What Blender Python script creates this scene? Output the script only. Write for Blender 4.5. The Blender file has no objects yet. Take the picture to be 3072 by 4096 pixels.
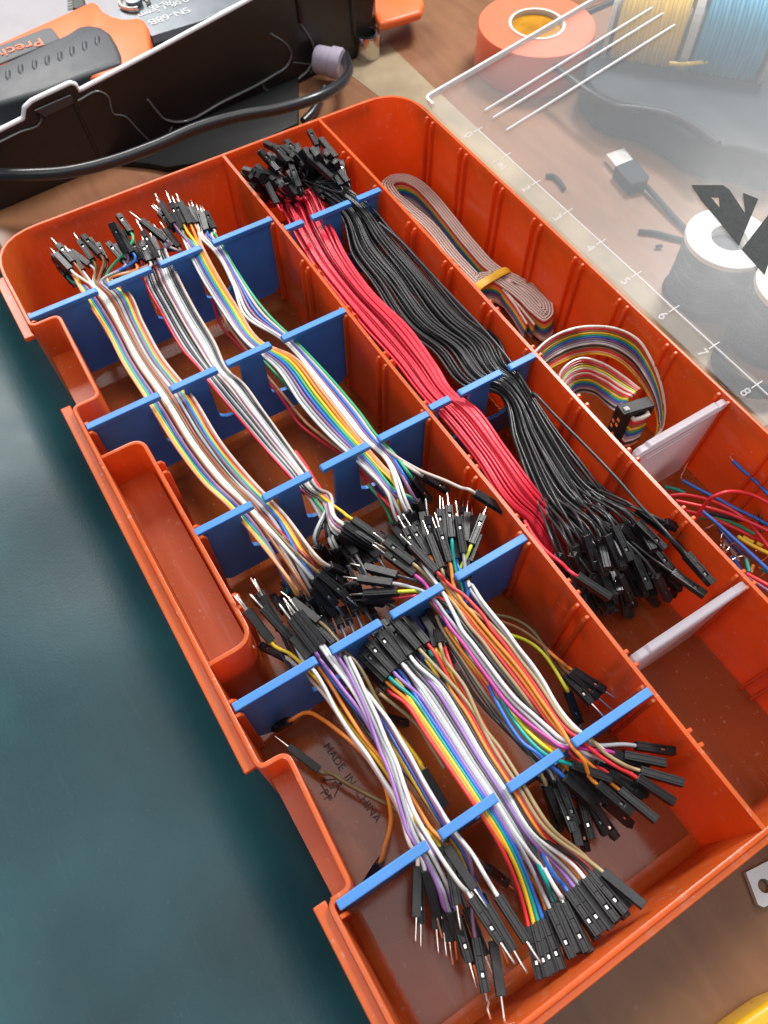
import bpy, bmesh, math, random
import numpy as np
from mathutils import Vector, Matrix
random.seed(7)
# ------------------------------------------------------------------ camera, world, lamps, exposure
S = 0.032            # one grid step of the organizer box = 3.2 cm; all shapes below are written in grid steps
ZT = 1.75            # rim of the box above the table, in grid steps
CAM_R = np.array([[0.52693906, -0.74228913, 0.41393487], [0.84989925, 0.46167535, -0.2540219], [-0.00254583, 0.485657, 0.87414576]])
CAM_C = np.array([9.89779719, -6.99814748, 7.81168481])
CAM_F = 2972.914
sc = bpy.context.scene
COL = sc.collection
def W(p): return Vector((p[0]*S, p[1]*S, (p[2]+ZT)*S))
cam = bpy.data.cameras.new('camera'); cam_o = bpy.data.objects.new('camera', cam); COL.objects.link(cam_o)
cam.sensor_fit = 'VERTICAL'; cam.sensor_height = 36; cam.sensor_width = 27; cam.lens = CAM_F/4096*36
cam.clip_start = 0.01; cam.clip_end = 50
M4 = Matrix(CAM_R.tolist()).to_4x4(); M4.translation = W(CAM_C); cam_o.matrix_world = M4
cam.dof.use_dof = True; cam.dof.focus_distance = 9.2*S; cam.dof.aperture_fstop = 20
sc.camera = cam_o
wd = bpy.data.worlds.new('World'); sc.world = wd; wd.use_nodes = True
bg = wd.node_tree.nodes['Background']; bg.inputs[0].default_value = (0.80, 0.90, 1.0, 1); bg.inputs[1].default_value = 0.20
def lamp(name, pos, target, sx, sy, watts, col):
    l = bpy.data.lights.new(name, 'AREA'); l.shape = 'RECTANGLE'; l.size = sx; l.size_y = sy; l.energy = watts; l.color = col
    o = bpy.data.objects.new(name, l); COL.objects.link(o); o.location = pos
    o.rotation_euler = (Vector(target)-Vector(pos)).to_track_quat('-Z', 'Y').to_euler()
lamp('window_light', (-1.5, -0.10, 1.22), (0.15, -0.1, 0.0), 0.9, 0.42, 26, (1.0, 0.97, 0.93))
lamp('ceiling_light', (-0.35, 0.85, 1.35), (0.2, -0.1, 0), 0.45, 0.35, 30, (1.0, 0.98, 0.95))
lamp('ceiling_panel', (0.10, -0.1, 1.45), (0.10, -0.1, 0), 1.2, 1.0, 6.5, (1.0, 0.98, 0.96))
lamp('added_seat_fill', (0.30, -1.10, 1.45), (0.25, -0.35, -0.1), 0.42, 0.42, 2.8, (0.95, 0.98, 1.0))  # added unseen fill lamp on the left, gives the teal seat its sheen
sc.view_settings.view_transform = 'Standard'; sc.view_settings.look = 'None'; sc.view_settings.exposure = 0.22; sc.view_settings.gamma = 1
# ------------------------------------------------------------------ survey: photo points to places at a known height
CR = {'F': (0, 0, 1/1.8517), 'c1': (0, 0, 1.508), 'c2': (1000, 0, 1.508), 'c3': (1972, 0, 1.508), 'c4': (0, 700, 1.508), 'c5': (900, 500, 1.508),
      'c6': (1972, 700, 1.508), 'd1': (200, 1500, 1.508), 'd2': (1100, 1300, 1.508), 'd3': (1972, 1500, 1.508), 'd4': (700, 2100, 1.508),
      'd5': (1700, 2300, 1.508), 'd6': (900, 2900, 1.508), 'd7': (1972, 2900, 1.508), 'd8': (1200, 3300, 1.508), 'e1': (1200, 2600, 2.07375),
      'e2': (1550, 2500, 2.07375), 'e3': (1350, 1900, 2.07375), 'e4': (900, 2150, 2.37), 'e5': (1600, 3300, 1.508), 'z1': (0, 1000, 2.37),
      'z3': (1300, 200, 1.508), 'z4': (2500, 1600, 2.458)}
def ray(c, x, y):
    ox, oy, s = CR[c]; X = ox+x/s; Y = oy+y/s
    return CAM_R @ np.array([(X-1536)/CAM_F, -(Y-2048)/CAM_F, -1.0])
def at(c, x, y, z):
    d = ray(c, x, y); return CAM_C+d*((z-CAM_C[2])/d[2])
def at_u(c, x, y, u):
    d = ray(c, x, y); return CAM_C+d*((u-CAM_C[0])/d[0])
def tip_at(c, x, y, p0, L, low=True):
    d = ray(c, x, y); d = d/np.linalg.norm(d); o = CAM_C-p0
    b = o@d; disc = b*b-(o@o-L*L)
    if disc <= 0:
        q = CAM_C-d*b; v = q-p0; return p0+v/np.linalg.norm(v)*L
    t = -b+math.sqrt(disc) if low else -b-math.sqrt(disc)
    return CAM_C+d*t
# ------------------------------------------------------------------ materials
def mat(name, col, rough=0.5, metal=0.0, var=0.06, vscale=40, bump=0.0, bscale=200, spec=0.5, transl=0.0, transp=0.0, rvar=0.08, coat=0.0, tint=(1, 1, 1), gloss=0.0, specks=0.0):
    m = bpy.data.materials.new(name); m.use_nodes = True; nt = m.node_tree; N = nt.nodes; Lk = nt.links
    p = N['Principled BSDF']; out = N['Material Output']
    p.inputs['Roughness'].default_value = rough; p.inputs['Metallic'].default_value = metal
    p.inputs['Specular IOR Level'].default_value = spec; p.inputs['Coat Weight'].default_value = coat; p.inputs['Coat Roughness'].default_value = .32
    tc = N.new('ShaderNodeTexCoord'); nz = N.new('ShaderNodeTexNoise'); nz.inputs['Scale'].default_value = vscale; nz.inputs['Detail'].default_value = 6
    Lk.new(tc.outputs['Object'], nz.inputs['Vector'])
    rp = N.new('ShaderNodeValToRGB'); a = rp.color_ramp.elements
    a[0].position = 0.3; a[1].position = 0.7
    a[0].color = tuple(max(0, c*(1-var)) for c in col)+(1,); a[1].color = tuple(min(1, c*(1+var)) for c in col)+(1,)
    Lk.new(nz.outputs['Fac'], rp.inputs['Fac']); Lk.new(rp.outputs['Color'], p.inputs['Base Color'])
    if rvar:
        mr = N.new('ShaderNodeMapRange'); mr.inputs['To Min'].default_value = max(0.02, rough-rvar); mr.inputs['To Max'].default_value = min(1, rough+rvar)
        n2 = N.new('ShaderNodeTexNoise'); n2.inputs['Scale'].default_value = vscale*2.3; n2.inputs['Detail'].default_value = 4
        Lk.new(tc.outputs['Object'], n2.inputs['Vector']); Lk.new(n2.outputs['Fac'], mr.inputs['Value']); Lk.new(mr.outputs['Result'], p.inputs['Roughness'])
    if bump:
        nb = N.new('ShaderNodeTexNoise'); nb.inputs['Detail'].default_value = 5
        if isinstance(bscale, tuple):
            mb_ = N.new('ShaderNodeMapping'); mb_.inputs['Scale'].default_value = bscale; nb.inputs['Scale'].default_value = 1; Lk.new(tc.outputs['Object'], mb_.inputs['Vector']); Lk.new(mb_.outputs[0], nb.inputs['Vector'])
        else: nb.inputs['Scale'].default_value = bscale; Lk.new(tc.outputs['Object'], nb.inputs['Vector'])
        b = N.new('ShaderNodeBump'); b.inputs['Strength'].default_value = bump; b.inputs['Distance'].default_value = 0.0006
        Lk.new(nb.outputs['Fac'], b.inputs['Height']); Lk.new(b.outputs['Normal'], p.inputs['Normal'])
    if specks:   # dust grains and pale rub marks
        vs = N.new('ShaderNodeTexNoise'); vs.inputs['Scale'].default_value = 420; vs.inputs['Detail'].default_value = 2; Lk.new(tc.outputs['Object'], vs.inputs['Vector'])
        rs = N.new('ShaderNodeValToRGB'); e = rs.color_ramp.elements; e[0].position = .66; e[0].color = (0, 0, 0, 1); e[1].position = .74; e[1].color = (specks, specks, specks, 1); Lk.new(vs.outputs['Fac'], rs.inputs['Fac'])
        mpn = N.new('ShaderNodeMapping'); mpn.inputs['Scale'].default_value = (8, 90, 30); Lk.new(tc.outputs['Object'], mpn.inputs['Vector'])
        v2 = N.new('ShaderNodeTexNoise'); v2.inputs['Scale'].default_value = 3; v2.inputs['Detail'].default_value = 6; Lk.new(mpn.outputs[0], v2.inputs['Vector'])
        r2 = N.new('ShaderNodeValToRGB'); e = r2.color_ramp.elements; e[0].position = .58; e[0].color = (0, 0, 0, 1); e[1].position = .70; e[1].color = (specks*.35,)*3+(1,); Lk.new(v2.outputs['Fac'], r2.inputs['Fac'])
        ad = N.new('ShaderNodeMath'); ad.operation = 'MAXIMUM'; Lk.new(rs.outputs['Color'], ad.inputs[0]); Lk.new(r2.outputs['Color'], ad.inputs[1])
        mc = N.new('ShaderNodeMix'); mc.data_type = 'RGBA'; Lk.new(ad.outputs[0], mc.inputs[0]); Lk.new(rp.outputs['Color'], mc.inputs[6]); mc.inputs[7].default_value = (.75, .55, .45, 1); Lk.new(mc.outputs[2], p.inputs['Base Color'])
    last = p.outputs['BSDF']
    if transl:
        t = N.new('ShaderNodeBsdfTranslucent'); Lk.new(rp.outputs['Color'], t.inputs['Color'])
        mx = N.new('ShaderNodeMixShader'); mx.inputs[0].default_value = transl; Lk.new(last, mx.inputs[1]); Lk.new(t.outputs[0], mx.inputs[2]); last = mx.outputs[0]
    if transp:
        t = N.new('ShaderNodeBsdfTransparent'); t.inputs[0].default_value = tint+(1,)
        mx = N.new('ShaderNodeMixShader'); mx.inputs[0].default_value = transp; Lk.new(last, mx.inputs[1]); Lk.new(t.outputs[0], mx.inputs[2]); last = mx.outputs[0]
    if gloss:
        fr = N.new('ShaderNodeFresnel'); fr.inputs['IOR'].default_value = 1.5; g = N.new('ShaderNodeBsdfGlossy'); g.inputs['Roughness'].default_value = gloss
        mx = N.new('ShaderNodeMixShader'); Lk.new(fr.outputs[0], mx.inputs[0]); Lk.new(last, mx.inputs[1]); Lk.new(g.outputs[0], mx.inputs[2]); last = mx.outputs[0]
    Lk.new(last, out.inputs['Surface'])
    return m
MT = {}
MT['orange'] = mat('orange_plastic', (0.82, 0.172, 0.030), 0.30, coat=.5, var=0.10, vscale=25, transl=0.45, transp=0.10, tint=(1.0, .42, .16), bump=0.08, bscale=90, specks=.6)
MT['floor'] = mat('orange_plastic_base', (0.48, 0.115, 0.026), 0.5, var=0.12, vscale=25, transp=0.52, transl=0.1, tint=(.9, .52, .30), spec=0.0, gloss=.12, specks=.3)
MT['blue'] = mat('blue_print_plastic', (0.06, 0.25, 0.66), 0.42, var=0.10, vscale=60, bump=0.25, bscale=(60, 60, 2600), transl=.12)
MT['frost'] = mat('frosted_white_plastic', (0.66, 0.63, 0.69), 0.35, transl=0.35, transp=0.48, var=0.02)
MT['housing'] = mat('black_connector_plastic', (0.014, 0.014, 0.015), 0.40, var=0.25, vscale=300, bump=0.12, bscale=900, spec=0.42)
MT['metal'] = mat('tinned_metal', (0.86, 0.83, 0.76), 0.22, metal=1.0, var=0.04, vscale=200)
WC = dict(white=(.74, .74, .72), grey=(.36, .37, .39), black=(.030, .030, .032), dark=(.055, .055, .06), purple=(.30, .14, .44), magenta=(.52, .05, .30), blue=(.02, .13, .52),
          navy=(.02, .05, .25), teal=(.0, .31, .27), green=(.04, .36, .16), yellow=(.78, .50, .02), lime=(.62, .64, .03), orange=(.78, .24, .03), red=(.66, .03, .04), pink=(.66, .028, .055), brick=(.33, .035, .03),
          brown=(.30, .12, .05), tan=(.36, .27, .14), olive=(.17, .125, .05), cream=(.72, .69, .60), peach=(.74, .34, .17), taupe=(.56, .45, .40), plum=(.24, .11, .22))
for k, v in WC.items():
    MT['w_'+k] = mat(k+'_wire_insulation', v, 0.33, var=0.05, vscale=120, bump=0.05, bscale=300)
# ------------------------------------------------------------------ mesh helpers (grid-step coordinates)
class MB:
    def __init__(s): s.v = []; s.f = []
    def add(s, v, f):
        n = len(s.v); s.v += [tuple(q) for q in v]; s.f += [tuple(i+n for i in q) for q in f]
    def box(s, a, b):
        (x0, y0, z0), (x1, y1, z1) = a, b
        s.add([(x0, y0, z0), (x1, y0, z0), (x1, y1, z0), (x0, y1, z0), (x0, y0, z1), (x1, y0, z1), (x1, y1, z1), (x0, y1, z1)],
              [(3, 2, 1, 0), (4, 5, 6, 7), (0, 1, 5, 4), (1, 2, 6, 5), (2, 3, 7, 6), (3, 0, 4, 7)])
    def prism(s, poly, fn0, fn1):   # poly 2-D; fn maps to 3-D bottom and top
        n = len(poly); v = [fn0(*q) for q in poly]+[fn1(*q) for q in poly]
        s.add(v, [tuple(range(n))[::-1], tuple(range(n, 2*n))]+[(i, (i+1) % n, n+(i+1) % n, n+i) for i in range(n)])
    def ext(s, poly, z0, z1):
        s.prism(poly, lambda x, y: (x, y, z0), lambda x, y: (x, y, z1))
    def tube(s, pts, r, n=7, cap=True, flat=1.0):
        P = np.asarray(pts, float); m = len(P); T = np.gradient(P, axis=0); T /= np.linalg.norm(T, axis=1)[:, None]+1e-12
        up = np.array([0, 0, 1.0]); 
        if abs(T[0] @ up) > .95: up = np.array([1.0, 0, 0])
        a = np.cross(up, T[0]); a /= np.linalg.norm(a); rows = []
        rr = np.broadcast_to(np.asarray(r, float), (m,))
        for i in range(m):
            a = a-T[i]*(a@T[i]); a /= np.linalg.norm(a)+1e-12; b = np.cross(T[i], a)
            for k in range(n):
                t = 2*math.pi*k/n; rows.append(P[i]+rr[i]*(math.cos(t)*a+flat*math.sin(t)*b))
        f = [(i*n+k, i*n+(k+1) % n, (i+1)*n+(k+1) % n, (i+1)*n+k) for i in range(m-1) for k in range(n)]
        if cap: f += [tuple(range(n))[::-1], tuple(range((m-1)*n, m*n))]
        s.add(rows, f)
    def lathe(s, prof, c, axis=(0, 0, 1), n=40, closed=False):   # prof: (r, h)
        ax = Vector(axis).normalized(); q = ax.to_track_quat('Z', 'Y'); m = len(prof); v = []
        for (r, h) in prof:
            for k in range(n):
                t = 2*math.pi*k/n; v.append(Vector(c)+q @ Vector((r*math.cos(t), r*math.sin(t), h)))
        rng = range(m) if closed else range(m-1)
        f = [(i*n+k, i*n+(k+1) % n, ((i+1) % m)*n+(k+1) % n, ((i+1) % m)*n+k) for i in rng for k in range(n)]
        if not closed:
            f += [tuple(range(n))[::-1], tuple(range((m-1)*n, m*n))]
        s.add(v, f)
    def mesh(s, name, m, o=(0, 0, 0), smooth=False, bevel=0.0, seg=2, world=True):
        me = bpy.data.meshes.new(name)
        V = np.asarray(s.v, float)
        if world: V = V*S+np.array([0, 0, ZT*S])-np.array(o)
        else: V = V*S
        me.from_pydata(V.tolist(), [], s.f)
        bm = bmesh.new(); bm.from_mesh(me); bmesh.ops.recalc_face_normals(bm, faces=bm.faces)
        if bevel:
            ed = [e for e in bm.edges if len(e.link_faces) == 2 and e.calc_face_angle(0) > 0.5]
            bmesh.ops.bevel(bm, geom=ed, offset=bevel*S, segments=seg, profile=0.5, affect='EDGES', clamp_overlap=True)
        bm.to_mesh(me); bm.free()
        if smooth:
            me.polygons.foreach_set('use_smooth', [True]*len(me.polygons))
            if smooth is not True: me.set_sharp_from_angle(angle=math.radians(smooth))
        me.materials.append(m); return me
    def part(s, name, m, parent, label=None, **kw):
        me = s.mesh(name, m, **kw); o = bpy.data.objects.new(name, me); COL.objects.link(o)
        o.parent = parent; o.location = -world_loc(parent)
        if label: o['label'] = label
        return o
    def thing(s, name, m, label, cat, group=None, kind=None, **kw):
        V = np.asarray(s.v, float); c = (V.min(0)+V.max(0))/2; c[2] = V[:, 2].min(); o3 = W(c)
        me = s.mesh(name, m, o=o3, **kw); o = bpy.data.objects.new(name, me); COL.objects.link(o); o.location = o3
        tag(o, label, cat, group, kind); WL[o.name] = o3.copy(); return o
WL = {}
def world_loc(o):
    v = Vector((0, 0, 0))
    while o is not None: v += o.location; o = o.parent
    return v
def tag(o, label=None, cat=None, group=None, kind=None):
    if label: o['label'] = label
    if cat: o['category'] = cat
    if group: o['group'] = group
    if kind: o['kind'] = kind
def empty(name, p, label, cat, group=None):
    o = bpy.data.objects.new(name, None); COL.objects.link(o); o.location = W(p); o.empty_display_size = 0.005
    tag(o, label, cat, group); return o
def rounded(pts, r, n=6):   # polygon with per-corner radii
    out = []; m = len(pts)
    for i, p in enumerate(pts):
        ri = r[i] if isinstance(r, (list, tuple)) else r
        p = np.array(p, float); a = np.array(pts[i-1], float)-p; b = np.array(pts[(i+1) % m], float)-p
        la, lb = np.linalg.norm(a), np.linalg.norm(b)
        if ri <= 0: out.append(tuple(p)); continue
        ang = math.acos(max(-1, min(1, (a@b)/(la*lb)))); d = min(ri/math.tan(ang/2), la*.49, lb*.49)
        p0, p1 = p+a/la*d, p+b/lb*d
        for k in range(n+1):
            t = k/n; out.append(tuple((1-t)**2*p0+2*t*(1-t)*p+t*t*p1))
    return out
def smooth_path(P, n=8):
    P = np.asarray(P, float); m = len(P)
    if m < 3: return np.linspace(P[0], P[-1], 6)
    # centripetal-like Catmull-Rom through Hermite with chord lengths
    d = np.maximum(np.linalg.norm(np.diff(P, axis=0), axis=1), 1e-6); t = np.r_[0, np.cumsum(d)]
    T = np.zeros_like(P); T[0] = (P[1]-P[0])/d[0]; T[-1] = (P[-1]-P[-2])/d[-1]
    for i in range(1, m-1): T[i] = ((P[i]-P[i-1])/d[i-1]*d[i]+(P[i+1]-P[i])/d[i]*d[i-1])/(d[i-1]+d[i])
    out = []
    for i in range(m-1):
        k = max(3, min(n, int(d[i]/0.05)))
        for j in range(k):
            s = j/k; h = d[i]
            out.append((2*s**3-3*s*s+1)*P[i]+(s**3-2*s*s+s)*h*T[i]+(-2*s**3+3*s*s)*P[i+1]+(s**3-s*s)*h*T[i+1])
    out.append(P[-1]); return np.array(out)
def offset_path(path, d):   # miter offset of an open 2-D path to its left
    P = np.asarray(path, float); out = []
    for i in range(len(P)):
        n = []
        if i > 0: e = P[i]-P[i-1]; e /= np.linalg.norm(e); n.append(np.array([-e[1], e[0]]))
        if i < len(P)-1: e = P[i+1]-P[i]; e /= np.linalg.norm(e); n.append(np.array([-e[1], e[0]]))
        a = sum(n); a /= np.linalg.norm(a); k = d/max(.3, a@n[0]); out.append(tuple(P[i]+a*k))
    return out
def band(mb, path, w0, w1, z0, z1):   # wall along a 2-D path between two offsets
    A = offset_path(path, w0); B = offset_path(path, w1); n = len(A)
    v = [(x, y, z0) for x, y in A]+[(x, y, z0) for x, y in B]+[(x, y, z1) for x, y in A]+[(x, y, z1) for x, y in B]
    f = []
    for i in range(n-1):
        f += [(i, i+1, n+i+1, n+i), (2*n+i, 3*n+i, 3*n+i+1, 2*n+i+1), (i, 2*n+i, 2*n+i+1, i+1), (n+i, n+i+1, 3*n+i+1, 3*n+i)]
    f += [(0, n, 3*n, 2*n), (n-1, 3*n-1+0, 4*n-1, 2*n-1)] if False else [(0, n, 3*n, 2*n), (n-1, 2*n-1, 4*n-1, 3*n-1)]
    mb.add(v, f)
# ------------------------------------------------------------------ table, seat, back wall
MT['table'] = None
def wood():
    m = bpy.data.materials.new('brown_laminate'); m.use_nodes = True; nt = m.node_tree; N = nt.nodes; Lk = nt.links; p = N['Principled BSDF']
    tc = N.new('ShaderNodeTexCoord'); mp = N.new('ShaderNodeMapping'); mp.inputs['Scale'].default_value = (3, 14, 3); mp.inputs['Rotation'].default_value = (0, 0, 0.25)
    Lk.new(tc.outputs['Object'], mp.inputs['Vector'])
    n1 = N.new('ShaderNodeTexNoise'); n1.inputs['Scale'].default_value = 6; n1.inputs['Detail'].default_value = 9; n1.inputs['Distortion'].default_value = 1.2; Lk.new(mp.outputs['Vector'], n1.inputs['Vector'])
    n2 = N.new('ShaderNodeTexNoise'); n2.inputs['Scale'].default_value = 9; n2.inputs['Detail'].default_value = 5; Lk.new(tc.outputs['Object'], n2.inputs['Vector'])
    r1 = N.new('ShaderNodeValToRGB'); e = r1.color_ramp.elements; e[0].position = .3; e[0].color = (.10, .042, .019, 1); e[1].position = .72; e[1].color = (.24, .115, .052, 1)
    Lk.new(n1.outputs['Fac'], r1.inputs['Fac'])
    r2 = N.new('ShaderNodeValToRGB'); e = r2.color_ramp.elements; e[0].position = .42; e[0].color = (.30, .135, .075, 1); e[1].position = .62; e[1].color = (.20, .088, .03, 1)
    Lk.new(n2.outputs['Fac'], r2.inputs['Fac'])
    mx = N.new('ShaderNodeMix'); mx.data_type = 'RGBA'; mx.inputs[0].default_value = .6; Lk.new(r1.outputs['Color'], mx.inputs[6]); Lk.new(r2.outputs['Color'], mx.inputs[7])
    # fine pale scratches
    vo = N.new('ShaderNodeTexNoise'); vo.inputs['Scale'].default_value = 60; vo.inputs['Detail'].default_value = 8; vo.inputs['Distortion'].default_value = 3; Lk.new(tc.outputs['Object'], vo.inputs['Vector'])
    rs = N.new('ShaderNodeValToRGB'); e = rs.color_ramp.elements; e[0].position = .66; e[0].color = (0, 0, 0, 1); e[1].position = .78; e[1].color = (.35, .35, .35, 1); Lk.new(vo.outputs['Fac'], rs.inputs['Fac'])
    m2 = N.new('ShaderNodeMix'); m2.data_type = 'RGBA'; Lk.new(rs.outputs['Color'], m2.inputs[0]); Lk.new(mx.outputs[2], m2.inputs[6]); m2.inputs[7].default_value = (.42, .28, .19, 1)
    Lk.new(m2.outputs[2], p.inputs['Base Color']); p.inputs['Roughness'].default_value = .38
    b = N.new('ShaderNodeBump'); b.inputs['Strength'].default_value = .1; b.inputs['Distance'].default_value = .0005; Lk.new(vo.outputs['Fac'], b.inputs['Height']); Lk.new(b.outputs['Normal'], p.inputs['Normal'])
    return m
MT['table'] = wood()
TE = -7.30
mb = MB(); mb.box((-30, TE, -ZT-.8), (16.5, 22, -ZT))
o = mb.thing('table', MT['table'], 'brown wood grain table under the orange organizer box', 'table', kind='structure', bevel=.06)
MT['floor_tile'] = mat('grey_room_floor', (.20, .23, .26), .5, var=.15, vscale=3)
mb = MB(); mb.box((-90, -70, -24.2), (60, 60, -23.6)); mb.thing('floor', MT['floor_tile'], 'grey floor of the room beneath the table', 'floor', kind='structure')
# teal padded seat beside the table, a soft slab with rounded edges
def soft_slab(x0, x1, y0, y1, z0, z1, r, bulge, nx=40, ny=30):
    mb = MB(); v = []; f = []
    def edge(t, L): d = min(t, L-t); return 0 if d >= r else r-math.sqrt(max(0, r*r-(r-d)**2))
    xs = [x0+(x1-x0)*i/nx for i in range(nx+1)]; ys = [y0+(y1-y0)*j/ny for j in range(ny+1)]
    for x in xs:
        for y in ys:
            b = bulge*math.sin(math.pi*(x-x0)/(x1-x0))*math.sin(math.pi*(y-y0)/(y1-y0))
            v.append((x, y, z1-edge(x-x0, x1-x0)-edge(y-y0, y1-y0)+b+.05*math.sin(x*1.3)*math.sin(y*.9+.5)))
    n = ny+1
    f = [(i*n+j, i*n+j+1, (i+1)*n+j+1, (i+1)*n+j) for i in range(nx) for j in range(ny)]
    k = len(v); rim = [i*n for i in range(nx+1)]+[nx*n+j for j in range(1, n)]+[i*n+ny for i in range(nx-1, -1, -1)]+[j for j in range(ny-1, 0, -1)]
    for q in rim: v.append((v[q][0], v[q][1], z0))
    m = len(rim); f += [(rim[i], rim[(i+1) % m], k+(i+1) % m, k+i) for i in range(m)]+[tuple(range(k, k+m))]
    mb.add(v, f); return mb
MT['teal'] = mat('teal_seat_vinyl', (.018, .086, .104), .42, var=.35, vscale=10, bump=.16, bscale=700, rvar=.08, specks=.03)
mb = soft_slab(-22, 22, -26, -7.4, -8.2, -5.8, 1.2, .4, 60, 40)
mb.thing('seat_cushion', MT['teal'], 'dark teal padded seat lower than the table, left of the orange box', 'seat', smooth=60)
# ------------------------------------------------------------------ orange organizer box
FZ = -1.66
U0, U1, VA, VB, VC, VD = -.88, 11.14, -7.33, -3.44, -1.65, .02
box = empty('organizer_box', (5.1, -3.6, -ZT), 'orange plastic organizer box full of jumper wires, standing open on the table', 'organizer box')
base_path = [(U1, -3), (U1, VD), (U0, VD), (U0, VA), (1.03, VA), (1.03, -6.93), (2.75, -6.97), (2.75, VA), (8.02, VA), (8.03, -7.02), (9.49, -7.09), (9.49, VA), (U1, VA), (U1, -3)]
rad = [0, .3, .75, .75, .06, .14, .14, .06, .06, .14, .14, .06, .3, 0]
def rpath(P, R):
    Q = rounded(P, R, 7); return Q
bp = rpath(base_path, rad); bp = bp[0:1]+bp[1:]
mb = MB(); band(mb, bp, 0, -.055, -1.70, 0)
wall = mb.part('outer_wall', MT['orange'], box, smooth=35, bevel=.012)
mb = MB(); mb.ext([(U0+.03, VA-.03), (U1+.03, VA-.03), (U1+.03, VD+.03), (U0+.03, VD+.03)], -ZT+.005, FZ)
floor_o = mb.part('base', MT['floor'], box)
# quarter-round where the walls meet the base
mb = MB()
def fillet(mb, path, r, n=5):
    rows = []
    for k in range(n+1):
        a = math.pi/2*k/n; A = offset_path(path, r*(1-math.sin(a))); z = FZ+.002+r*(1-math.cos(a)); rows.append([(x, y, z) for x, y in A])
    m = len(path); v = [q for r_ in rows for q in r_]
    mb.add(v, [(i*m+j, i*m+j+1, (i+1)*m+j+1, (i+1)*m+j) for i in range(n) for j in range(m-1)])
fillet(mb, [(9.6, VA+.003), (U1-.003, VA+.003), (U1-.003, VB-.03)][::-1], .16) if False else None
fillet(mb, rounded([(U1-.002, VB-.03), (U1-.002, VA+.002), (9.6, VA+.002)], [0, .3, 0])[::-1], .16)
mb.part('base_fillet', MT['orange'], box, smooth=True)
mb = MB(); fillet(mb, [(U0+.002, VA+.7), (U0+.002, VB-.03)], .16)
fillet(mb, [(U1-.002, VB-.028), (9.4, VB-.028)], .10) if False else None
mb.part('base_fillet', MT['orange'], box, smooth=True)
# shallow lip outside the rim
mb = MB()
for (a, b) in ((-.2, 1.15), (2.58, 8.0), (9.42, U1+.13)): mb.box((a, VA-.185, -.16), (b, VA-.05, -.09))
mb.box((U1+.05, VA-.05, -.20), (U1+.125, VD+.1, -.035)); mb.box((U0-.13, VA+.6, -.16), (U0-.05, VD-.6, -.08)); mb.box((U0+.5, VD+.05, -.16), (U1, VD+.11, -.06))
mb.part('rim_lip', MT['orange'], box, bevel=.012)
# pocket of the carrying side: inner wall and raised pocket floors
pp = rounded([(3.68, VA), (3.68, -6.82), (6.77, -6.82), (6.77, VA)], [0, .14, .2, 0], 6)
mb = MB(); band(mb, pp, 0, .055, -1.68, -.002); mb.part('pocket_wall', MT['orange'], box, smooth=35, bevel=.012)
for a, b, v in ((1.06, 2.72, -6.97), (3.70, 6.75, -6.84), (8.06, 9.47, -7.10)):
    mb = MB(); mb.box((a-.02, VA+.005, -.72), (b+.02, v, -.66)); mb.part('pocket_floor', MT['orange'], box)
# long dividers with a slight wave
for v0, nm in ((VB, 'a'), (VC, 'b')):
    P = [(U0+(U1-U0)*i/60, v0+(.03*math.sin((i/60)*math.pi*2+.6) if nm == 'b' else .012*math.sin(i*.2))) for i in range(61)]
    mb = MB(); band(mb, P, .024, -.024, -1.68, -.004); mb.part('long_divider', MT['orange'], box, smooth=30)
# slot ribs
def rib_mesh(d):
    mb = MB(); h = .085*d
    poly = [(0, -1.6), (h, -1.6), (h, -.10), (h*.6, -.03), (0, -.03)]
    mb.prism(poly, lambda y, z: (-.022, y, z-ZT), lambda y, z: (.022, y, z-ZT)); me = mb.mesh('rib', MT['orange'], bevel=.008, seg=1); return me
RM = {1: rib_mesh(1), -1: rib_mesh(-1)}
def rib(u, v, d):
    o = bpy.data.objects.new('rib', RM[d]); COL.objects.link(o); o.parent = box; o.location = W((u, v, 0))-box.location
LS = [.87, 1.99, 3.11, 4.17, 5.24, 6.28, 7.36, 8.44, 9.54]
for k in range(11):
    for du in (-.0, .17):
        rib(k+du, VD, -1); rib(k+.04+du, VC+.024, 1); rib(k+.04+du, VC-.024, -1)
        if k > 0: rib(k+.06+du, VB+.024, 1)
for u in LS:
    for du in (-.085, .085):
        rib(u+du, VB-.024, -1)
        if u > 8 and u < 9 or 1.2 < u < 2.6: continue
        if 3.7 < u < 6.7: rib(u+du, -6.82+.055, 1)
        else: rib(u+du, VA, 1)
# moulded writing on the base
def text_mesh(name, txt, origin, xd, yd, size, m, parent, depth=.012, label=None, kind=None):
    cu = bpy.data.curves.new('t', 'FONT'); cu.body = txt; cu.size = 1; cu.extrude = .5; ob = bpy.data.objects.new('t', cu); COL.objects.link(ob)
    dg = bpy.context.evaluated_depsgraph_get(); me0 = bpy.data.meshes.new_from_object(ob.evaluated_get(dg)); bpy.data.objects.remove(ob)
    xd = np.array(xd, float); xd /= np.linalg.norm(xd); yd = np.array(yd, float); yd /= np.linalg.norm(yd); zd = np.cross(xd, yd); O = np.array(origin, float)
    mb = MB(); mb.add([tuple(O+xd*v.co.x*size+yd*v.co.y*size+zd*v.co.z*depth) for v in me0.vertices], [tuple(p.vertices) for p in me0.polygons])
    bpy.data.meshes.remove(me0)
    if parent is None: return mb
    return mb.part(name, m, parent, label=label)
MT['mould'] = mat('moulded_letter_shade', (.05, .015, .008), .5)  # letters are the same orange plastic; their shade is put into the colour
a = at('e1', 190, 800, FZ); b = at('e1', 590, 1385, FZ)
d = b-a; yd = np.array([-d[1], d[0], 0]); L_ = np.linalg.norm(d)
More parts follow.
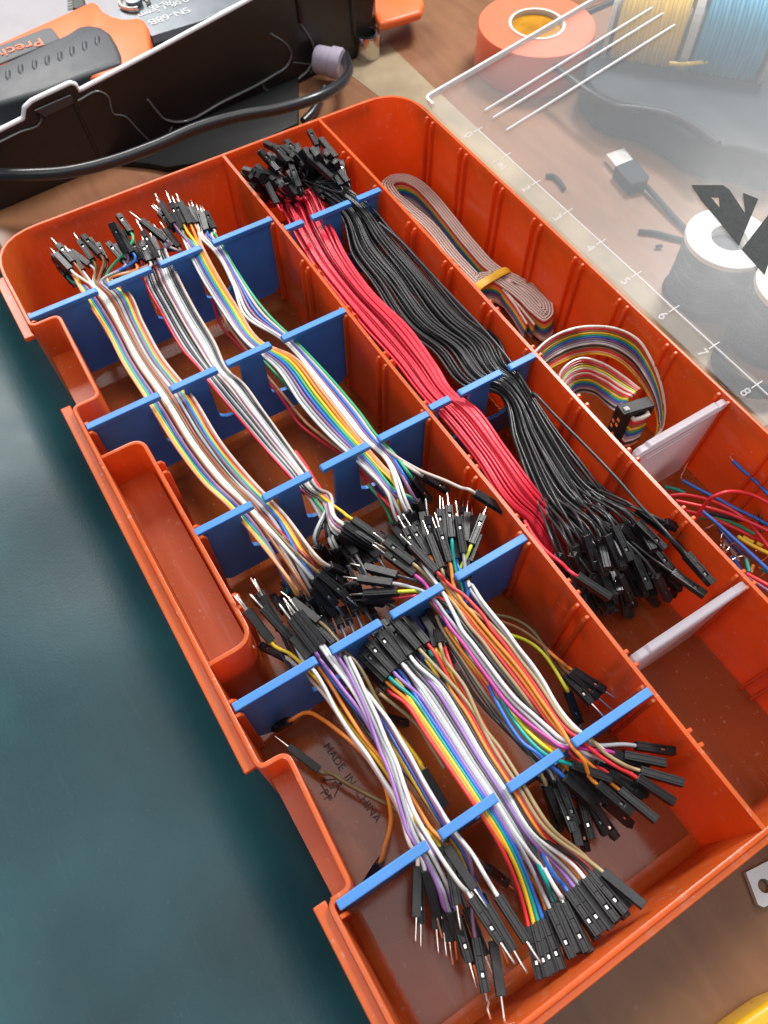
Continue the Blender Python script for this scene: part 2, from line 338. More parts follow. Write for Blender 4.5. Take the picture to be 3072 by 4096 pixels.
text_mesh('moulded_writing', 'MADE  IN  CHINA', a+yd/np.linalg.norm(yd)*-.0, d, yd, L_/7.3, MT['mould'], box)
a5 = at('e1', 248, 1150, FZ); text_mesh('moulded_writing', '5', a5-d/L_*.05, d, yd, .16, MT['mould'], box)
a5 = at('e1', 160, 1185, FZ); text_mesh('moulded_writing', 'PP', a5, d, yd, .15, MT['mould'], box)
mb = MB(); c0 = at('e1', 258, 1135, FZ+.006); ex = d/L_; ey = yd/np.linalg.norm(yd)
tri = [c0+ex*(.17*math.cos(t))+ey*(.17*math.sin(t)) for t in (math.pi/2, math.pi*7/6, math.pi*11/6)]
for i in range(3):
    p, q = tri[i], tri[(i+1) % 3]; mb.tube([p+(q-p)*.18, p+(q-p)*.5, p+(q-p)*.78], .007, 5)
    e = (q-p)/np.linalg.norm(q-p); n_ = np.cross(e, [0, 0, 1.]); t0 = p+(q-p)*.86; b0 = p+(q-p)*.7
    mb.tube([t0, b0+n_*.025], .006, 5); mb.tube([t0, b0-n_*.025], .006, 5)
mb.part('moulded_emblem', MT['mould'], box)
# ------------------------------------------------------------------ blue comb dividers and frosted dividers
def comb(u, segs, v0, v1, zb, label, name='comb_divider', m='blue', lean=0.0, hooks=(1, 1)):
    root = empty(name, (u, (v0+v1)/2, FZ), label, 'comb divider', 'blue comb dividers')
    # plate with T slots open under the bars
    gaps = [((segs[i][1]+segs[i+1][0])/2, (segs[i+1][0]-segs[i][1])/2) for i in range(len(segs)-1)]
    top = -.055; prof = [(v0+.02, top)]
    for g, hw in gaps:
        sw = .25; prof += [(g-sw-.02, top), (g-sw, -.14), (g-sw+.02, -.85)] + [(g-sw*math.cos(t)+.0, -.85-.2*math.sin(t)) for t in (.5, 1.0, 1.57, 2.14, 2.64)] + [(g+sw-.02, -.85), (g+sw, -.14), (g+sw+.02, top)]
    prof += [(v1-.02, top), (v1-.05, zb+.14), (v1-.16, zb), (v0+.18, zb), (v0+.05, zb+.14)]
    mb = MB(); mb.prism(prof, lambda y, z: (u-.032+lean*z, y, z), lambda y, z: (u+.032+lean*z, y, z)); mb.part('plate', MT[m], root, bevel=.006, seg=1)
    for i, (a, b) in enumerate(segs):
        r = .05; pts = [(a, -.075), (a, -.005), (a+.012, .004), (b-.012, .004), (b, -.005), (b, -.075)]
        ra = 0 if i == 0 else .035; rb = 0 if i == len(segs)-1 else .035
        poly = rounded([(a, -.08), (b, -.08), (b, .0), (a, .0)], [ra, rb, rb, ra], 5)
        mb = MB(); mb.prism(poly, lambda y, z: (u-.05+lean*z, y, z), lambda y, z: (u+.05+lean*z, y, z))
        mb.part('top_bar', MT[m], root, bevel=.010, seg=2)
    return root
def seg4(v0, v1): return [(v0, -6.31), (-6.16, -5.47), (-5.34, -4.65), (-4.48, v1)]
comb(.87, seg4(-7.33, -3.47), -7.33, -3.47, -1.45, 'blue comb divider across the wide left channel, nearest the far orange wall')
comb(3.11, seg4(-7.32, -3.47), -7.32, -3.47, -1.5, 'blue comb divider in the wide left channel between the two upper wall pockets')
comb(5.25, [(-6.78, -6.02), (-5.88, -5.21), (-5.07, -4.37), (-4.23, -3.47)], -6.78, -3.47, -1.48, 'blue comb divider in the left channel just before the far connectors of the lower bundles')
comb(7.36, [(-7.31, -6.31), (-6.14, -5.49), (-5.36, -4.66), (-4.48, -3.48)], -7.31, -3.48, -1.5, 'blue comb divider in the left channel under the fan of black male connectors')
comb(9.53, [(-7.30, -6.30), (-6.16, -5.48), (-5.34, -4.66), (-4.51, -3.47)], -7.30, -3.47, -1.5, 'blue comb divider in the left channel nearest the camera')
segm = [(-3.40, -3.08), (-2.94, -2.24), (-2.12, -1.69)]
comb(1.18, segm, -3.40, -1.69, -1.5, 'blue comb divider holding the far end of the red and black wires')
comb(5.19, segm, -3.40, -1.69, -1.5, 'blue comb divider halfway along the long red and black wires')
def frost(u, v0, v1, label):
    root = empty('frosted_divider', (u, (v0+v1)/2, FZ), label, 'divider', 'frosted white dividers')
    mb = MB(); mb.prism([(v0+.1, -1.6), (v1-.1, -1.6), (v1-.02, -.1), (v0+.02, -.1)], lambda y, z: (u-.02, y, z), lambda y, z: (u+.02, y, z)); mb.part('plate', MT['frost'], root, bevel=.005, seg=1)
    mb = MB(); mb.prism([(v0, -.04), (v0+.06, 0), (v0+.17, 0), (v0+.2, .03), (v1-.2, .03), (v1-.17, 0), (v1-.06, 0), (v1, -.04), (v1, -.12), (v0, -.12)], lambda y, z: (u-.05, y, z), lambda y, z: (u+.05, y, z)); mb.part('top_bar', MT['frost'], root, bevel=.012)
    for k in range(3):
        mb = MB(); a, b = v0+.18+.06*k, v1-.25-.12*k; mb.tube([(u+.022, a, -.2-.09*k), (u+.022, (a+b)/2, -.2-.09*k), (u+.022, b, -.2-.09*k)], .012, 6); mb.part('ridge', MT['frost'], root)
frost(7.14, -1.58, -.02, 'frosted white divider in the right channel beside the rainbow cable loop')
frost(9.17, -3.38, -1.70, 'frosted white divider in the middle channel past the heap of black connectors')
# ------------------------------------------------------------------ clear lid, hinged open on the right
TH = math.radians(10.0); CT, ST = math.cos(TH), math.sin(TH)
def Lp(u, w, h): return (u, .12+w*CT-h*ST, -.02+w*ST+h*CT)
def lid_at(c, x, y, h=0.03):
    n = np.array([0, -ST, CT]); p0 = np.array(Lp(0, 0, h)); d = ray(c, x, y); q = CAM_C+d*((p0-CAM_C)@n)/(d@n)
    return q[0], ((q-np.array(Lp(0, 0, h)))@np.array([0, CT, ST]))
MT['lid'] = mat('milky_clear_lid', (.74, .80, .84), .22, transl=.40, transp=.875, spec=.35, var=.02, bump=.05, bscale=40)
MT['lid_ridge'] = mat('milky_lid_ridge', (.85, .86, .88), .30, transl=.2, transp=.25, var=.02)
MT['digit'] = mat('moulded_clear_digit', (.85, .86, .88), .3, transl=.2, transp=.74, var=.02)
MT['tick'] = mat('moulded_clear_tick', (.85, .86, .88), .3, transl=.2, transp=.5, var=.02)
MT['print'] = mat('black_lid_print', (.014, .017, .018), .6, var=.15, vscale=300, spec=.2)
lid = empty('clear_lid', Lp(5, 0, 0), 'milky clear plastic lid with a moulded ruler, opened to the right of the orange box', 'lid')
outline = rounded([(-.34, .02), (-.34, 7.3), (11.4, 7.3), (11.4, .02)], [.30, .5, .5, .3], 8)
mb = MB(); mb.prism(outline, lambda x, y: Lp(x, y, 0), lambda x, y: Lp(x, y, .03)); mb.part('panel', MT['lid'], lid)
mb = MB(); A = rounded([(-.34, .10), (-.34, 7.3), (11.4, 7.3), (11.4, .10)], [0, .5, .5, 0], 8); A = [A[i] for i in range(len(A))]
A = rounded([(-.08, .03), (-.34, .03), (-.34, 7.3), (11.4, 7.3), (11.4, .05)], [0, .30, .5, .5, 0], 8)
P1_ = offset_path(A, 0); P2_ = offset_path(A, -.045)
n = len(A); v = [Lp(x, y, .032) for x, y in P1_]+[Lp(x, y, .032) for x, y in P2_]+[Lp(x, y, .13) for x, y in P1_]+[Lp(x, y, .13) for x, y in P2_]
f = []
for i in range(n-1): f += [(i, i+1, 2*n+i+1, 2*n+i), (n+i, 3*n+i, 3*n+i+1, n+i+1), (2*n+i, 2*n+i+1, 3*n+i+1, 3*n+i)]
mb.add(v, f); mb.part('rim', MT['lid_ridge'], lid)
for (p, q) in ((('z3', 960, 370), ('c3', 965, 45)), (('z3', 1010, 415), ('c3', 1030, 80)), (('z3', 1090, 490), ('c3', 1100, 150))):
    a = lid_at(*p); b = lid_at(*q); mb = MB(); mb.tube([Lp(a[0]+(b[0]-a[0])*t, a[1]+(b[1]-a[1])*t, .035) for t in (0, .01, .5, .99, 1)], [.008, .022, .022, .022, .008], 7); mb.part('ridge', MT['lid_ridge'], lid, smooth=True)
r0 = lid_at('z3', 915, 487); r1 = lid_at('c6', 1600, 1260); dru = (r1[0]-r0[0])/8; wr = (r0[1]+r1[1])/2
mb = MB(); mb.tube([Lp(r0[0], wr, .032), Lp(r0[0]+4*dru, wr, .032), Lp(r0[0]+13*dru, wr, .032)], .011, 6); mb.part('ruler_line', MT['tick'], lid)
for k in range(14):
    u = r0[0]+k*dru; mb = MB(); mb.tube([Lp(u, wr-.09, .034), Lp(u, wr, .034), Lp(u, wr+.09, .034)], .010, 6); mb.part('ruler_tick', MT['tick'], lid)
    if k < 12:
        tx = '1 IN' if k == 1 else str(k)
        text_mesh('ruler_number', tx, Lp(u-.03 if k != 1 else u-.02, wr-.12, .033), (0, -CT, -ST), (1, 0, 0), .17 if k != 1 else .13, MT['lid_ridge'], lid, depth=.012) if False else text_mesh('ruler_number', tx, Lp(u-.05, wr-.26, .040), (1, 0, 0), (0, CT, ST), .20 if k != 1 else .15, MT['digit'], lid, depth=.02)
# black printed letters of the lid logo, cut off by the frame
def logo(polys, holes=()):
    bm = bmesh.new()
    cu = bpy.data.curves.new('l', 'CURVE'); cu.dimensions = '2D'; cu.fill_mode = 'BOTH'
    for pl in polys:
        sp = cu.splines.new('POLY'); sp.points.add(len(pl)-1); sp.use_cyclic_u = True
        for i, (x, y) in enumerate(pl): sp.points[i].co = (x, y, 0, 1)
    ob = bpy.data.objects.new('l', cu); COL.objects.link(ob); dg = bpy.context.evaluated_depsgraph_get(); me = bpy.data.meshes.new_from_object(ob.evaluated_get(dg)); bpy.data.objects.remove(ob); bm.free()
    mb = MB(); mb.add([Lp(v.co.x, v.co.y, .0345) for v in me.vertices], [tuple(p.vertices) for p in me.polygons]); return mb
L1 = [lid_at('c6', *q) for q in [(1195, 62), (1385, 62), (1425, 88), (1520, 230), (1507, 108), (1600, 145), (1483, 428), (1255, 155)]]
H1 = [lid_at('c6', *q) for q in [(1315, 135), (1362, 138), (1366, 198)]]
logo([L1, H1]).part('printed_letter', MT['print'], lid)
L2 = [lid_at('c6', *q) for q in [(1498, 450), (1680, 215), (1790, 300), (1900, 520), (1830, 740), (1700, 480), (1660, 540), (1638, 606)]]
logo([L2]).part('printed_letter', MT['print'], lid)
# ------------------------------------------------------------------ jumper wires: insulation, black housings, metal contacts and pins
CL, CW = .45, .090
def housing_mesh(kind):
    mb = MB(); h = CW/2
    prof = [(0, -h), (CL, -h), (CL, h), (CL*.76, h), (CL*.76, h*.35), (CL*.62, h*.35), (CL*.62, h*.82), (CL*.34, h*.82), (CL*.34, h), (0, h)]
    # side cheeks full height, centre channel carries the latch window
    full = [(0, -h), (CL, -h), (CL, h), (0, h)]
    for a, b, P in ((-h, -h*.52, full), (h*.52, h, full), (-h*.52, h*.52, prof)):
        mb.prism(P, lambda x, z: (x, a, z), lambda x, z: (x, b, z))
    if kind == 'f':
        mb.add([(CL+.0006, y*h*.45, z*h*.45) for y, z in ((-1, -1), (1, -1), (1, 1), (-1, 1))], [(0, 1, 2, 3)])
    me = mb.mesh('housing', MT['housing'], world=False, bevel=.004, seg=1)
    me.materials.append(MT['hole']); 
    return me
MT['hole'] = mat('socket_dark', (.003, .003, .003), .6)
HM = {'f': housing_mesh('f'), 'm': housing_mesh('m')}
mb = MB(); h = CW/2; mb.box((CL*.645, -h*.34, -h*.2), (CL*.735, h*.34, h*.55)); CONTACT = mb.mesh('contact', MT['metal'], world=False, bevel=.004, seg=1)
mb = MB(); mb.tube([(CL-.02, 0, 0), (CL+.06, 0, 0), (CL+.19, 0, 0), (CL+.21, 0, 0)], [.0135, .0135, .0135, .006], 8); PIN = mb.mesh('pin', MT['metal'], world=False, smooth=45)
mb = MB(); mb.tube([(CL-.02, 0, 0), (CL+.05, 0, 0), (CL+.08, .012, .004), (CL+.12, -.012, 0), (CL+.20, .0, -.004), (CL+.21, 0, -.004)], [.0135, .0135, .0135, .0135, .0135, .006], 8); PINB = mb.mesh('pin', MT['metal'], world=False, smooth=45)
def frame(d, roll):
    x = Vector(d).normalized(); up = Vector((0, 0, 1))
    if abs(x.z) > .97: up = Vector((1, 0, 0))
    y = up.cross(x).normalized(); z = x.cross(y); M = Matrix((x, y, z)).transposed()
    return (M @ Matrix.Rotation(roll, 3, 'X')).to_4x4()
N_CONN = [0]
def add_conn(root, P0, d, kind, roll=0.0, show=True, bent=False):
    M = frame(d, roll); o = bpy.data.objects.new('connector', HM[kind]); COL.objects.link(o); o.parent = root
    L = Matrix.Translation(W(P0)-root.location) @ M; o.matrix_local = L; o.matrix_basis = L
    if show:
        c = bpy.data.objects.new('contact', CONTACT); COL.objects.link(c); c.parent = o
    if kind == 'm':
        p = bpy.data.objects.new('pin', PINB if bent else PIN); COL.objects.link(p); p.parent = o
    N_CONN[0] += 1
    return o
def nrm(v): v = np.asarray(v, float); return v/(np.linalg.norm(v)+1e-12)
WR = .0218
class End:
    def __init__(s, p, d, kind='f', roll=0.0, bent=False): s.p = np.asarray(p, float); s.d = nrm(d); s.kind = kind; s.roll = roll; s.bent = bent
def E_(c, x, y, z, tx, ty, kind='f', roll=0.0, low=True, bent=False):   # connector from its rear point and its tip in the photo
    p = at(c, x, y, z); t = tip_at(c, tx, ty, p, CL, low); return End(p, t-p, kind, roll, bent)
def wire_path(pts, e0, e1):
    P = [np.asarray(p, float) for p in pts]
    if e0 is not None: P = [e0.p+e0.d*.03, e0.p-e0.d*.07]+P
    if e1 is not None: P = P+[e1.p-e1.d*.07, e1.p+e1.d*.03]
    Q = [P[0]]
    for p in P[1:]:
        if np.linalg.norm(p-Q[-1]) > .02: Q.append(p)
    return smooth_path(Q)
USED = {}
def jumper(col, pts, e0=None, e1=None, label=None, group=None, r=WR):
    pth = wire_path(pts, e0, e1); root = empty('jumper_wire', pth[len(pth)//2], label, 'jumper wire', group)
    mb = MB(); mb.tube(pth, r, 8); mb.part('wire', MT['w_'+col], root, smooth=60)
    for e in (e0, e1):
        if e is not None: add_conn(root, e.p, e.d, e.kind, e.roll, bent=e.bent)
    return root
def ribbon(cols, stations, ends0, ends1, label, group='flat ribbons of joined jumper wires', r=WR, jig=.006, ts=None):
    """stations: list of (L, R) 3-D pairs; wires are spread from L to R, joined side by side"""
    n = len(cols); Ls = [np.asarray(a, float) for a, b in stations]; Rs = [np.asarray(b, float) for a, b in stations]
    root = empty('jumper_ribbon', (Ls[len(Ls)//2]+Rs[len(Rs)//2])/2, label, 'jumper ribbon', group)
    for i, c in enumerate(cols):
        t = (i+.5)/n if ts is None else ts[i]
        pts = [L+(R-L)*t+np.array([0, 0, random.uniform(-jig, jig)]) for L, R in zip(Ls, Rs)]
        e0 = ends0[i] if ends0 else None; e1 = ends1[i] if ends1 else None
        mb = MB(); mb.tube(wire_path(pts, e0, e1), r, 8); mb.part('wire', MT['w_'+c], root, smooth=60, label=c+' wire')
        for e in (e0, e1):
            if e is not None: add_conn(root, e.p, e.d, e.kind, e.roll)
    return root
def ln(c, z, *xy):   # points of one crop; z number or list spread along
    n = len(xy)//2
    if isinstance(z, (int, float)): zs = [z]*n
    else: zs = np.interp(np.linspace(0, 1, n), np.linspace(0, 1, len(z)), z)
    return [at(c, xy[2*i], xy[2*i+1], zs[i]) for i in range(n)]
def pair(cl, lx, ly, cr, rx, ry, zl, zr): return (at(cl, lx, ly, zl), at(cr, rx, ry, zr))
def rr(a): return random.uniform(-a, a)
def fan(c, pts, z, kinds, spread=None):   # list of (x, y, tx, ty) -> Ends
    return [E_(c, q[0], q[1], z+rr(.03), q[2], q[3], kinds, random.choice([0, 0, math.pi/2, math.pi]) + rr(.2)) for q in pts]
PI = math.pi
# ---- lower left bundle (through the first slots)
g1 = 'jumper wires of the lower left bundle'
jumper('taupe', ln('e1', [-.45, -.4, -.5], 60, 215, 200, 370, 330, 560, 420, 705, 560, 900, 690, 1100, 830, 1350) + ln('e5', [-.4, -.45], 60, 120), E_('e4', 560, 1130, -.42, 350, 1030, 'm'), E_('e5', 105, 250, -.45, 95, 695, 'm', PI/2), 'greyish brown jumper wire at the left edge of the lower left bundle', g1)
jumper('yellow', ln('e4', [-.25, -.35], 600, 1090, 730, 1200, 830, 1300)+ln('e1', [-.4, -.5], 180, 290, 330, 520, 520, 760, 690, 980)+ln('e1', [-.42, -.3], 860, 1250, 1010, 1470), E_('e4', 435, 985, -.18, 190, 680, 'm', PI/2), E_('e5', 245, 130, -.35, 420, 390, 'm'), 'yellow jumper wire leaving the connector nearest the carrying pocket wall', g1)
jumper('white', ln('e4', [-.3, -.25], 740, 1165, 830, 1250)+ln('e1', [-.2, -.28, -.3, -.25], 120, 175, 200, 305, 300, 500, 430, 700, 560, 870, 700, 1090, 790, 1230, 850, 1370, 900, 1490), E_('e4', 610, 950, -.16, 330, 640, 'm', PI), E_('e5', 150, 270, -.35, 222, 550, 'm', PI/2), 'thick white jumper wire running along the left flank of the lower left bundle', g1)
jumper('orange', ln('e1', [-.32, -.32, -.36, -.3], 205, 215, 280, 330, 370, 480, 470, 640, 570, 780, 680, 910, 790, 1060, 900, 1180, 1000, 1340, 1075, 1470), E_('e4', 800, 1130, -.3, 560, 880, 'm', PI/2), E_('e5', 290, 180, -.3, 345, 500, 'm', PI), 'caramel orange jumper wire crossing under the purple one in the lower left bundle', g1)
jumper('black', ln('e1', [-.4, -.42, -.45, -.3], 330, 340, 450, 510, 560, 680, 700, 850, 850, 1000, 960, 1130, 1060, 1290, 1180, 1450, 1215, 1590), None, E_('e5', 280, 135, -.28, 455, 395, 'm', PI/2), 'black jumper wire low in the lower left bundle', g1)
jumper('blue', ln('e1', [-.28, -.34, -.4], 170, 120, 260, 240, 400, 420, 560, 610, 700, 800), E_('e4', 800, 1140, -.2, 560, 860, 'm', PI/2), None, 'dark blue jumper wire diving under the purple wires of the lower left bundle', g1)
jumper('purple', ln('e1', [-.2, -.22, -.28], 125, 25, 240, 170, 360, 330, 500, 510, 620, 720, 700, 880)+ln('e1', -.35, 830, 1150, 950, 1380), E_('e4', 850, 1080, -.14, 610, 760, 'm', PI), E_('e5', 330, 520, -.5, 420, 830, 'm', 0), 'purple jumper wire from the grey topped connector pair beside the white pair', g1)
jumper('white', ln('e1', [-.16, -.2, -.25], 200, 10, 300, 150, 420, 310, 520, 480, 600, 640, 690, 830)+ln('e1', -.33, 800, 1090, 900, 1330), E_('e4', 895, 1020, -.12, 650, 700, 'm', PI), E_('e5', 360, 560, -.55, 440, 830, 'm', PI/2), 'left white jumper wire of the white pair leaving the front grey connector', g1)
jumper('white', ln('e1', [-.18, -.22, -.27], 240, 15, 340, 160, 460, 330, 560, 510, 640, 690), E_('e4', 925, 1010, -.16, 690, 690, 'm', PI/2), None, 'right white jumper wire of the white pair leaving the front grey connector', g1)
jumper('purple', ln('e1', [-.14, -.16, -.18, -.1, -.08], 310, 30, 400, 190, 480, 350, 560, 530, 605, 660, 660, 820, 740, 1010, 800, 1200, 860, 1400, 890, 1500)+ln('e5', [-.08, -.25], 85, 100, 170, 240, 240, 400), E_('e4', 1040, 1010, -.2, 820, 760, 'm'), E_('e5', 285, 520, -.42, 410, 700, 'm', PI), 'purple jumper wire that crosses over the white wires to the front row', g1)
jumper('grey', ln('e1', [-.14, -.16, -.16, -.08, -.06], 370, 50, 450, 230, 530, 400, 600, 560, 680, 740, 760, 920, 830, 1150, 900, 1400, 960, 1560)+ln('e5', [-.1, -.25], 140, 160, 190, 250, 260, 400), None, E_('e5', 300, 520, -.40, 400, 790, 'm', 0), 'grey jumper wire beside the crossing purple one', g1)
jumper('white', ln('e1', [-.13, -.13, -.13, -.06, -.03], 405, 60, 480, 210, 560, 390, 640, 560, 720, 760, 800, 930, 870, 1140, 940, 1330, 1020, 1480, 1100, 1610)+ln('e5', [-.09, -.2], 290, 260, 380, 380), None, E_('e5', 430, 440, -.26, 615, 720, 'm', 0), 'bright white jumper wire lying over the front end of the left comb bar', g1)
jumper('white', ln('e1', [-.3, -.2, -.16, -.16, -.22], 540, 325, 640, 460, 740, 590, 830, 740, 920, 890, 1020, 1080, 1120, 1250, 1230, 1430)+ln('e5', [-.2, -.22], 330, 40, 440, 180, 510, 300), None, E_('e5', 590, 430, -.3, 770, 710, 'm', PI), 'white jumper wire with small black print, right edge of the lower left bundle', g1)
jumper('navy', ln('e1', [-.35, -.22, -.2, -.2, -.25], 600, 470, 690, 600, 780, 760, 900, 965, 1010, 1155, 1110, 1330, 1180, 1440)+ln('e5', [-.3, -.3], 360, 130), None, E_('e5', 520, 480, -.35, 690, 765, 'm', PI), 'navy blue jumper wire next to the printed white one', g1)
jumper('plum', ln('e1', [-.35, -.2, -.18, -.18, -.24], 620, 450, 720, 600, 820, 760, 930, 950, 1040, 1150, 1150, 1340, 1200, 1430)+ln('e5', [-.28, -.3], 400, 160), None, E_('e5', 455, 680, -.45, 520, 1030, 'm', 0, bent=True), 'dark plum jumper wire between the navy and the printed white one', g1)
jumper('yellow', ln('e1', [-.3, -.32, -.32], 560, 440, 660, 600, 750, 780, 860, 950, 950, 1100), None, E_('e5', 560, 700, -.5, 610, 1040, 'm', PI/2), 'thin yellow line of wire under the navy jumper wire', g1)
jumper('olive', ln('e1', [-.2, -.2, -.3, -.4], 385, 20, 470, 110, 550, 240, 620, 380, 690, 500, 750, 620), E_('e4', 895, 800, -.2, 640, 600, 'm', PI/2), None, 'olive brown jumper wire bowing out to the right of the lower left bundle', g1)
jumper('tan', ln('e1', [-.35, -.45, -.5, -.4], 660, 360, 800, 470, 920, 570, 985, 640, 1080, 790, 1200, 980), None, None, 'tan jumper wire passing beneath the rainbow ribbon', g1)
jumper('yellow', ln('e1', [-.5, -.5, -.5], 760, 620, 870, 770, 950, 870, 1010, 960), None, E_('e1', 1020, 985, -.5, 1200, 1300, 'f', PI/2), 'yellow jumper wire ending in the dark gap left of the rainbow ribbon', g1, r=.026)
jumper('black', ln('e1', [-.55, -.6], 560, 420, 660, 520), None, E_('e1', 700, 560, -.65, 880, 610, 'f', 0), 'black jumper wire lying low between the two lower bundles', g1)
# ---- two loose wires in the front left compartment
jumper('orange', ln('e1', [-.9, -.75, -.7, -.75, -1.0], 20, 525, 80, 520, 180, 570, 300, 660, 420, 760, 540, 880, 640, 1010, 700, 1120, 740, 1270, 755, 1400, 735, 1530, 705, 1630), E_('d4', 690, 1180, -.95, 600, 1230, 'f'), E_('d6', 935, 825, -1.15, 850, 960, 'f', PI/2), 'orange jumper wire looping alone over the moulded writing', r=.024)
jumper('olive', ln('d6', [-1.25, -1.2, -1.1], 620, 290, 720, 345, 850, 415, 980, 480)+ln('e1', [-1.0, -.8], 760, 1300, 900, 1420), E_('d6', 565, 270, -1.25, 370, 120, 'm', PI/2), None, 'olive brown jumper wire with a black male connector lying across the moulded writing', r=.026)
# ---- extra connectors of wires hidden under the front end of the lower left bundle
g1b = 'short dark ends of wires under the front end of the lower left bundle'
for (x, y, tx, ty, zz) in ((190, 330, 225, 680, -.75), (230, 350, 270, 690, -.8), (260, 400, 300, 700, -.72), (300, 420, 330, 690, -.85), (120, 300, 125, 600, -.8), (490, 420, 600, 700, -.7), (380, 300, 560, 560, -.5), (530, 260, 640, 350, -.6), (400, 500, 560, 900, -.75)):
    e = E_('e5', x, y, zz, tx, ty, 'm', random.choice([0, PI/2])); jumper('dark', [e.p-e.d*.5+np.array([-.1, -.02, -.1]), e.p-e.d*.25], None, e, 'dark jumper wire end with a pin, tucked under the front of the lower left bundle', g1b)
# ---- lower middle bundle: rainbow ribbon and its neighbours (through the second slots)
def L2at(t, stz=(0, 0, 0, 0, 0)):
    st = [(('e2', -20, 430), ('e2', 470, 160), -.25, -.22), (('e2', 120, 640), ('e2', 610, 440), -.22, -.2), (('e2', 320, 930), ('e2', 760, 690), -.2, -.2), (('e2', 550, 1260), ('e2', 930, 1010), -.17, -.17),
          (('e2', 700, 1480), ('e2', 1095, 1265), -.14, -.14), (('e5', 580, 100), ('e5', 900, 0), -.2, -.16)]
    out = []
    for (l, r, zl, zr) in st: a = at(*l, zl); b = at(*r, zr); out.append(a+(b-a)*t)
    return out
g2 = 'jumper wires of the lower middle bundle'
def st2(t0, t1, k0=0, k1=6): return [(a, b) for a, b in zip(L2at(t0)[max(k0, 1):k1], L2at(t1)[max(k0, 1):k1])]
cA = ['red', 'orange', 'yellow', 'teal', 'blue', 'purple', 'grey', 'white', 'grey', 'dark']
e0 = [E_('e1', 730, 330, -.34, 560, 160, 'f', PI/2), E_('e1', 715, 260, -.28, 500, 40, 'f', 0), E_('e1', 790, 240, -.3, 560, 10, 'f', PI/2), E_('e1', 740, 225, -.22, 520, 10, 'f', 0), E_('e1', 815, 165, -.26, 600, -60, 'f', PI), E_('e1', 775, 180, -.2, 560, -60, 'f', 0),
      E_('e1', 850, 130, -.26, 640, -100, 'f', 0), E_('e1', 845, 110, -.17, 640, -140, 'f', 0), E_('e1', 870, 120, -.24, 680, -140, 'f', PI/2), E_('e1', 890, 90, -.22, 700, -150, 'f', PI)]
e1 = [E_('e5', 775, 612, -.6, 850, 950, 'f', .2), E_('e5', 880, 515, -.62, 980, 880, 'f', .2), E_('e5', 808, 598, -.58, 895, 945, 'f', 0), E_('e5', 833, 580, -.58, 935, 930, 'f', .1), E_('e5', 862, 565, -.57, 985, 905, 'f', 0), E_('e5', 930, 490, -.7, 1040, 840, 'f', PI/2),
      E_('e5', 905, 505, -.5, 1060, 850, 'f', 0), E_('e5', 985, 470, -.48, 1140, 800, 'f', 0), E_('e5', 960, 480, -.6, 1110, 810, 'f', PI/2), E_('e5', 945, 470, -.5, 1090, 830, 'f', PI)]
ribbon(cA, st2(.0, .52), e0, e1, 'rainbow ribbon of jumper wires through the second slots of the two front combs', jig=.004, r=.0215)
cB = ['purple', 'grey', 'white', 'black']
e0 = [E_('e1', 905, 80, -.3, 730, -160, 'f', PI/2), E_('e1', 920, 70, -.26, 760, -170, 'f', 0), E_('e1', 915, 50, -.18, 750, -190, 'f', 0), E_('e1', 945, 40, -.22, 790, -190, 'f', PI)]
e1 = [E_('e5', 1050, 375, -.46, 1260, 660, 'f', .15), E_('e5', 1085, 365, -.44, 1290, 640, 'f', PI/2), E_('e5', 1112, 322, -.38, 1330, 610, 'f', 0), E_('e5', 1150, 290, -.4, 1400, 580, 'f', 0)]
ribbon(cB, st2(.53, .73), e0, e1, 'ribbon of purple, grey, white and black jumper wires right of the rainbow ribbon', jig=.004, r=.0215)
sp = L2at
jumper('orange', sp(.775)[1:], E_('e2', 455, 195, -.26, 300, -60, 'f', PI/2), E_('e5', 1090, 330, -.45, 1310, 600, 'f', PI/2), 'orange jumper wire in the lower middle bundle beside the black edge wire', g2)
jumper('red', sp(.83)[1:], E_('e2', 335, 160, -.16, 150, -60, 'f', PI), E_('e5', 1130, 330, -.55, 1350, 620, 'f', 0), 'bright red jumper wire leaving the middle connector of the lower middle bundle', g2)
jumper('tan', [p+np.array([0, 0, .03]) for p in sp(.88)[2:]], E_('e2', 260, 195, -.13, 40, -50, 'f', PI), E_('e5', 1225, 285, -.33, 1475, 490, 'f', PI/2), 'tan jumper wire running diagonally over the yellow and red wires', g2)
jumper('red', sp(.93)[1:4]+[p-np.array([0, 0, .04]) for p in sp(.93)[4:]], E_('e2', 470, 170, -.26, 400, -60, 'f', PI/2), E_('e5', 1170, 310, -.5, 1370, 560, 'f', 0), 'red jumper wire at the right edge of the lower middle bundle', g2)
jumper('tan', ln('e2', [-.14, -.15], 470, 280, 560, 400, 640, 510, 720, 680, 800, 850)+[p+np.array([0, 0, .02]) for p in sp(.98)[3:]], E_('e2', 435, 160, -.14, 390, -20, 'f', PI), E_('e5', 1180, 260, -.5, 1390, 500, 'f', PI/2), 'tan jumper wire along the right edge of the lower middle bundle', g2)
jumper('yellow', ln('e2', [-.18, -.26], 320, 280, 400, 400, 450, 520, 520, 640, 600, 760)+[p-np.array([0, 0, .05]) for p in sp(.80)[3:5]], E_('e2', 300, 250, -.22, 120, 0, 'f', 0), None, 'left of the two bright yellow jumper wires in the lower middle bundle', g2, r=.024)
jumper('yellow', ln('e2', [-.2, -.26], 440, 260, 540, 420, 620, 560, 680, 700)+[p-np.array([0, 0, .06]) for p in sp(.90)[3:5]], E_('e2', 405, 195, -.22, 330, -40, 'f', PI/2), None, 'right of the two bright yellow jumper wires in the lower middle bundle', g2, r=.024)
jumper('navy', ln('e2', [-.22, -.3], 290, 290, 340, 380, 400, 480, 480, 600), E_('e2', 262, 240, -.22, 80, 20, 'f', 0), None, 'dark blue jumper wire between the white and yellow wires of the lower middle bundle', g2)
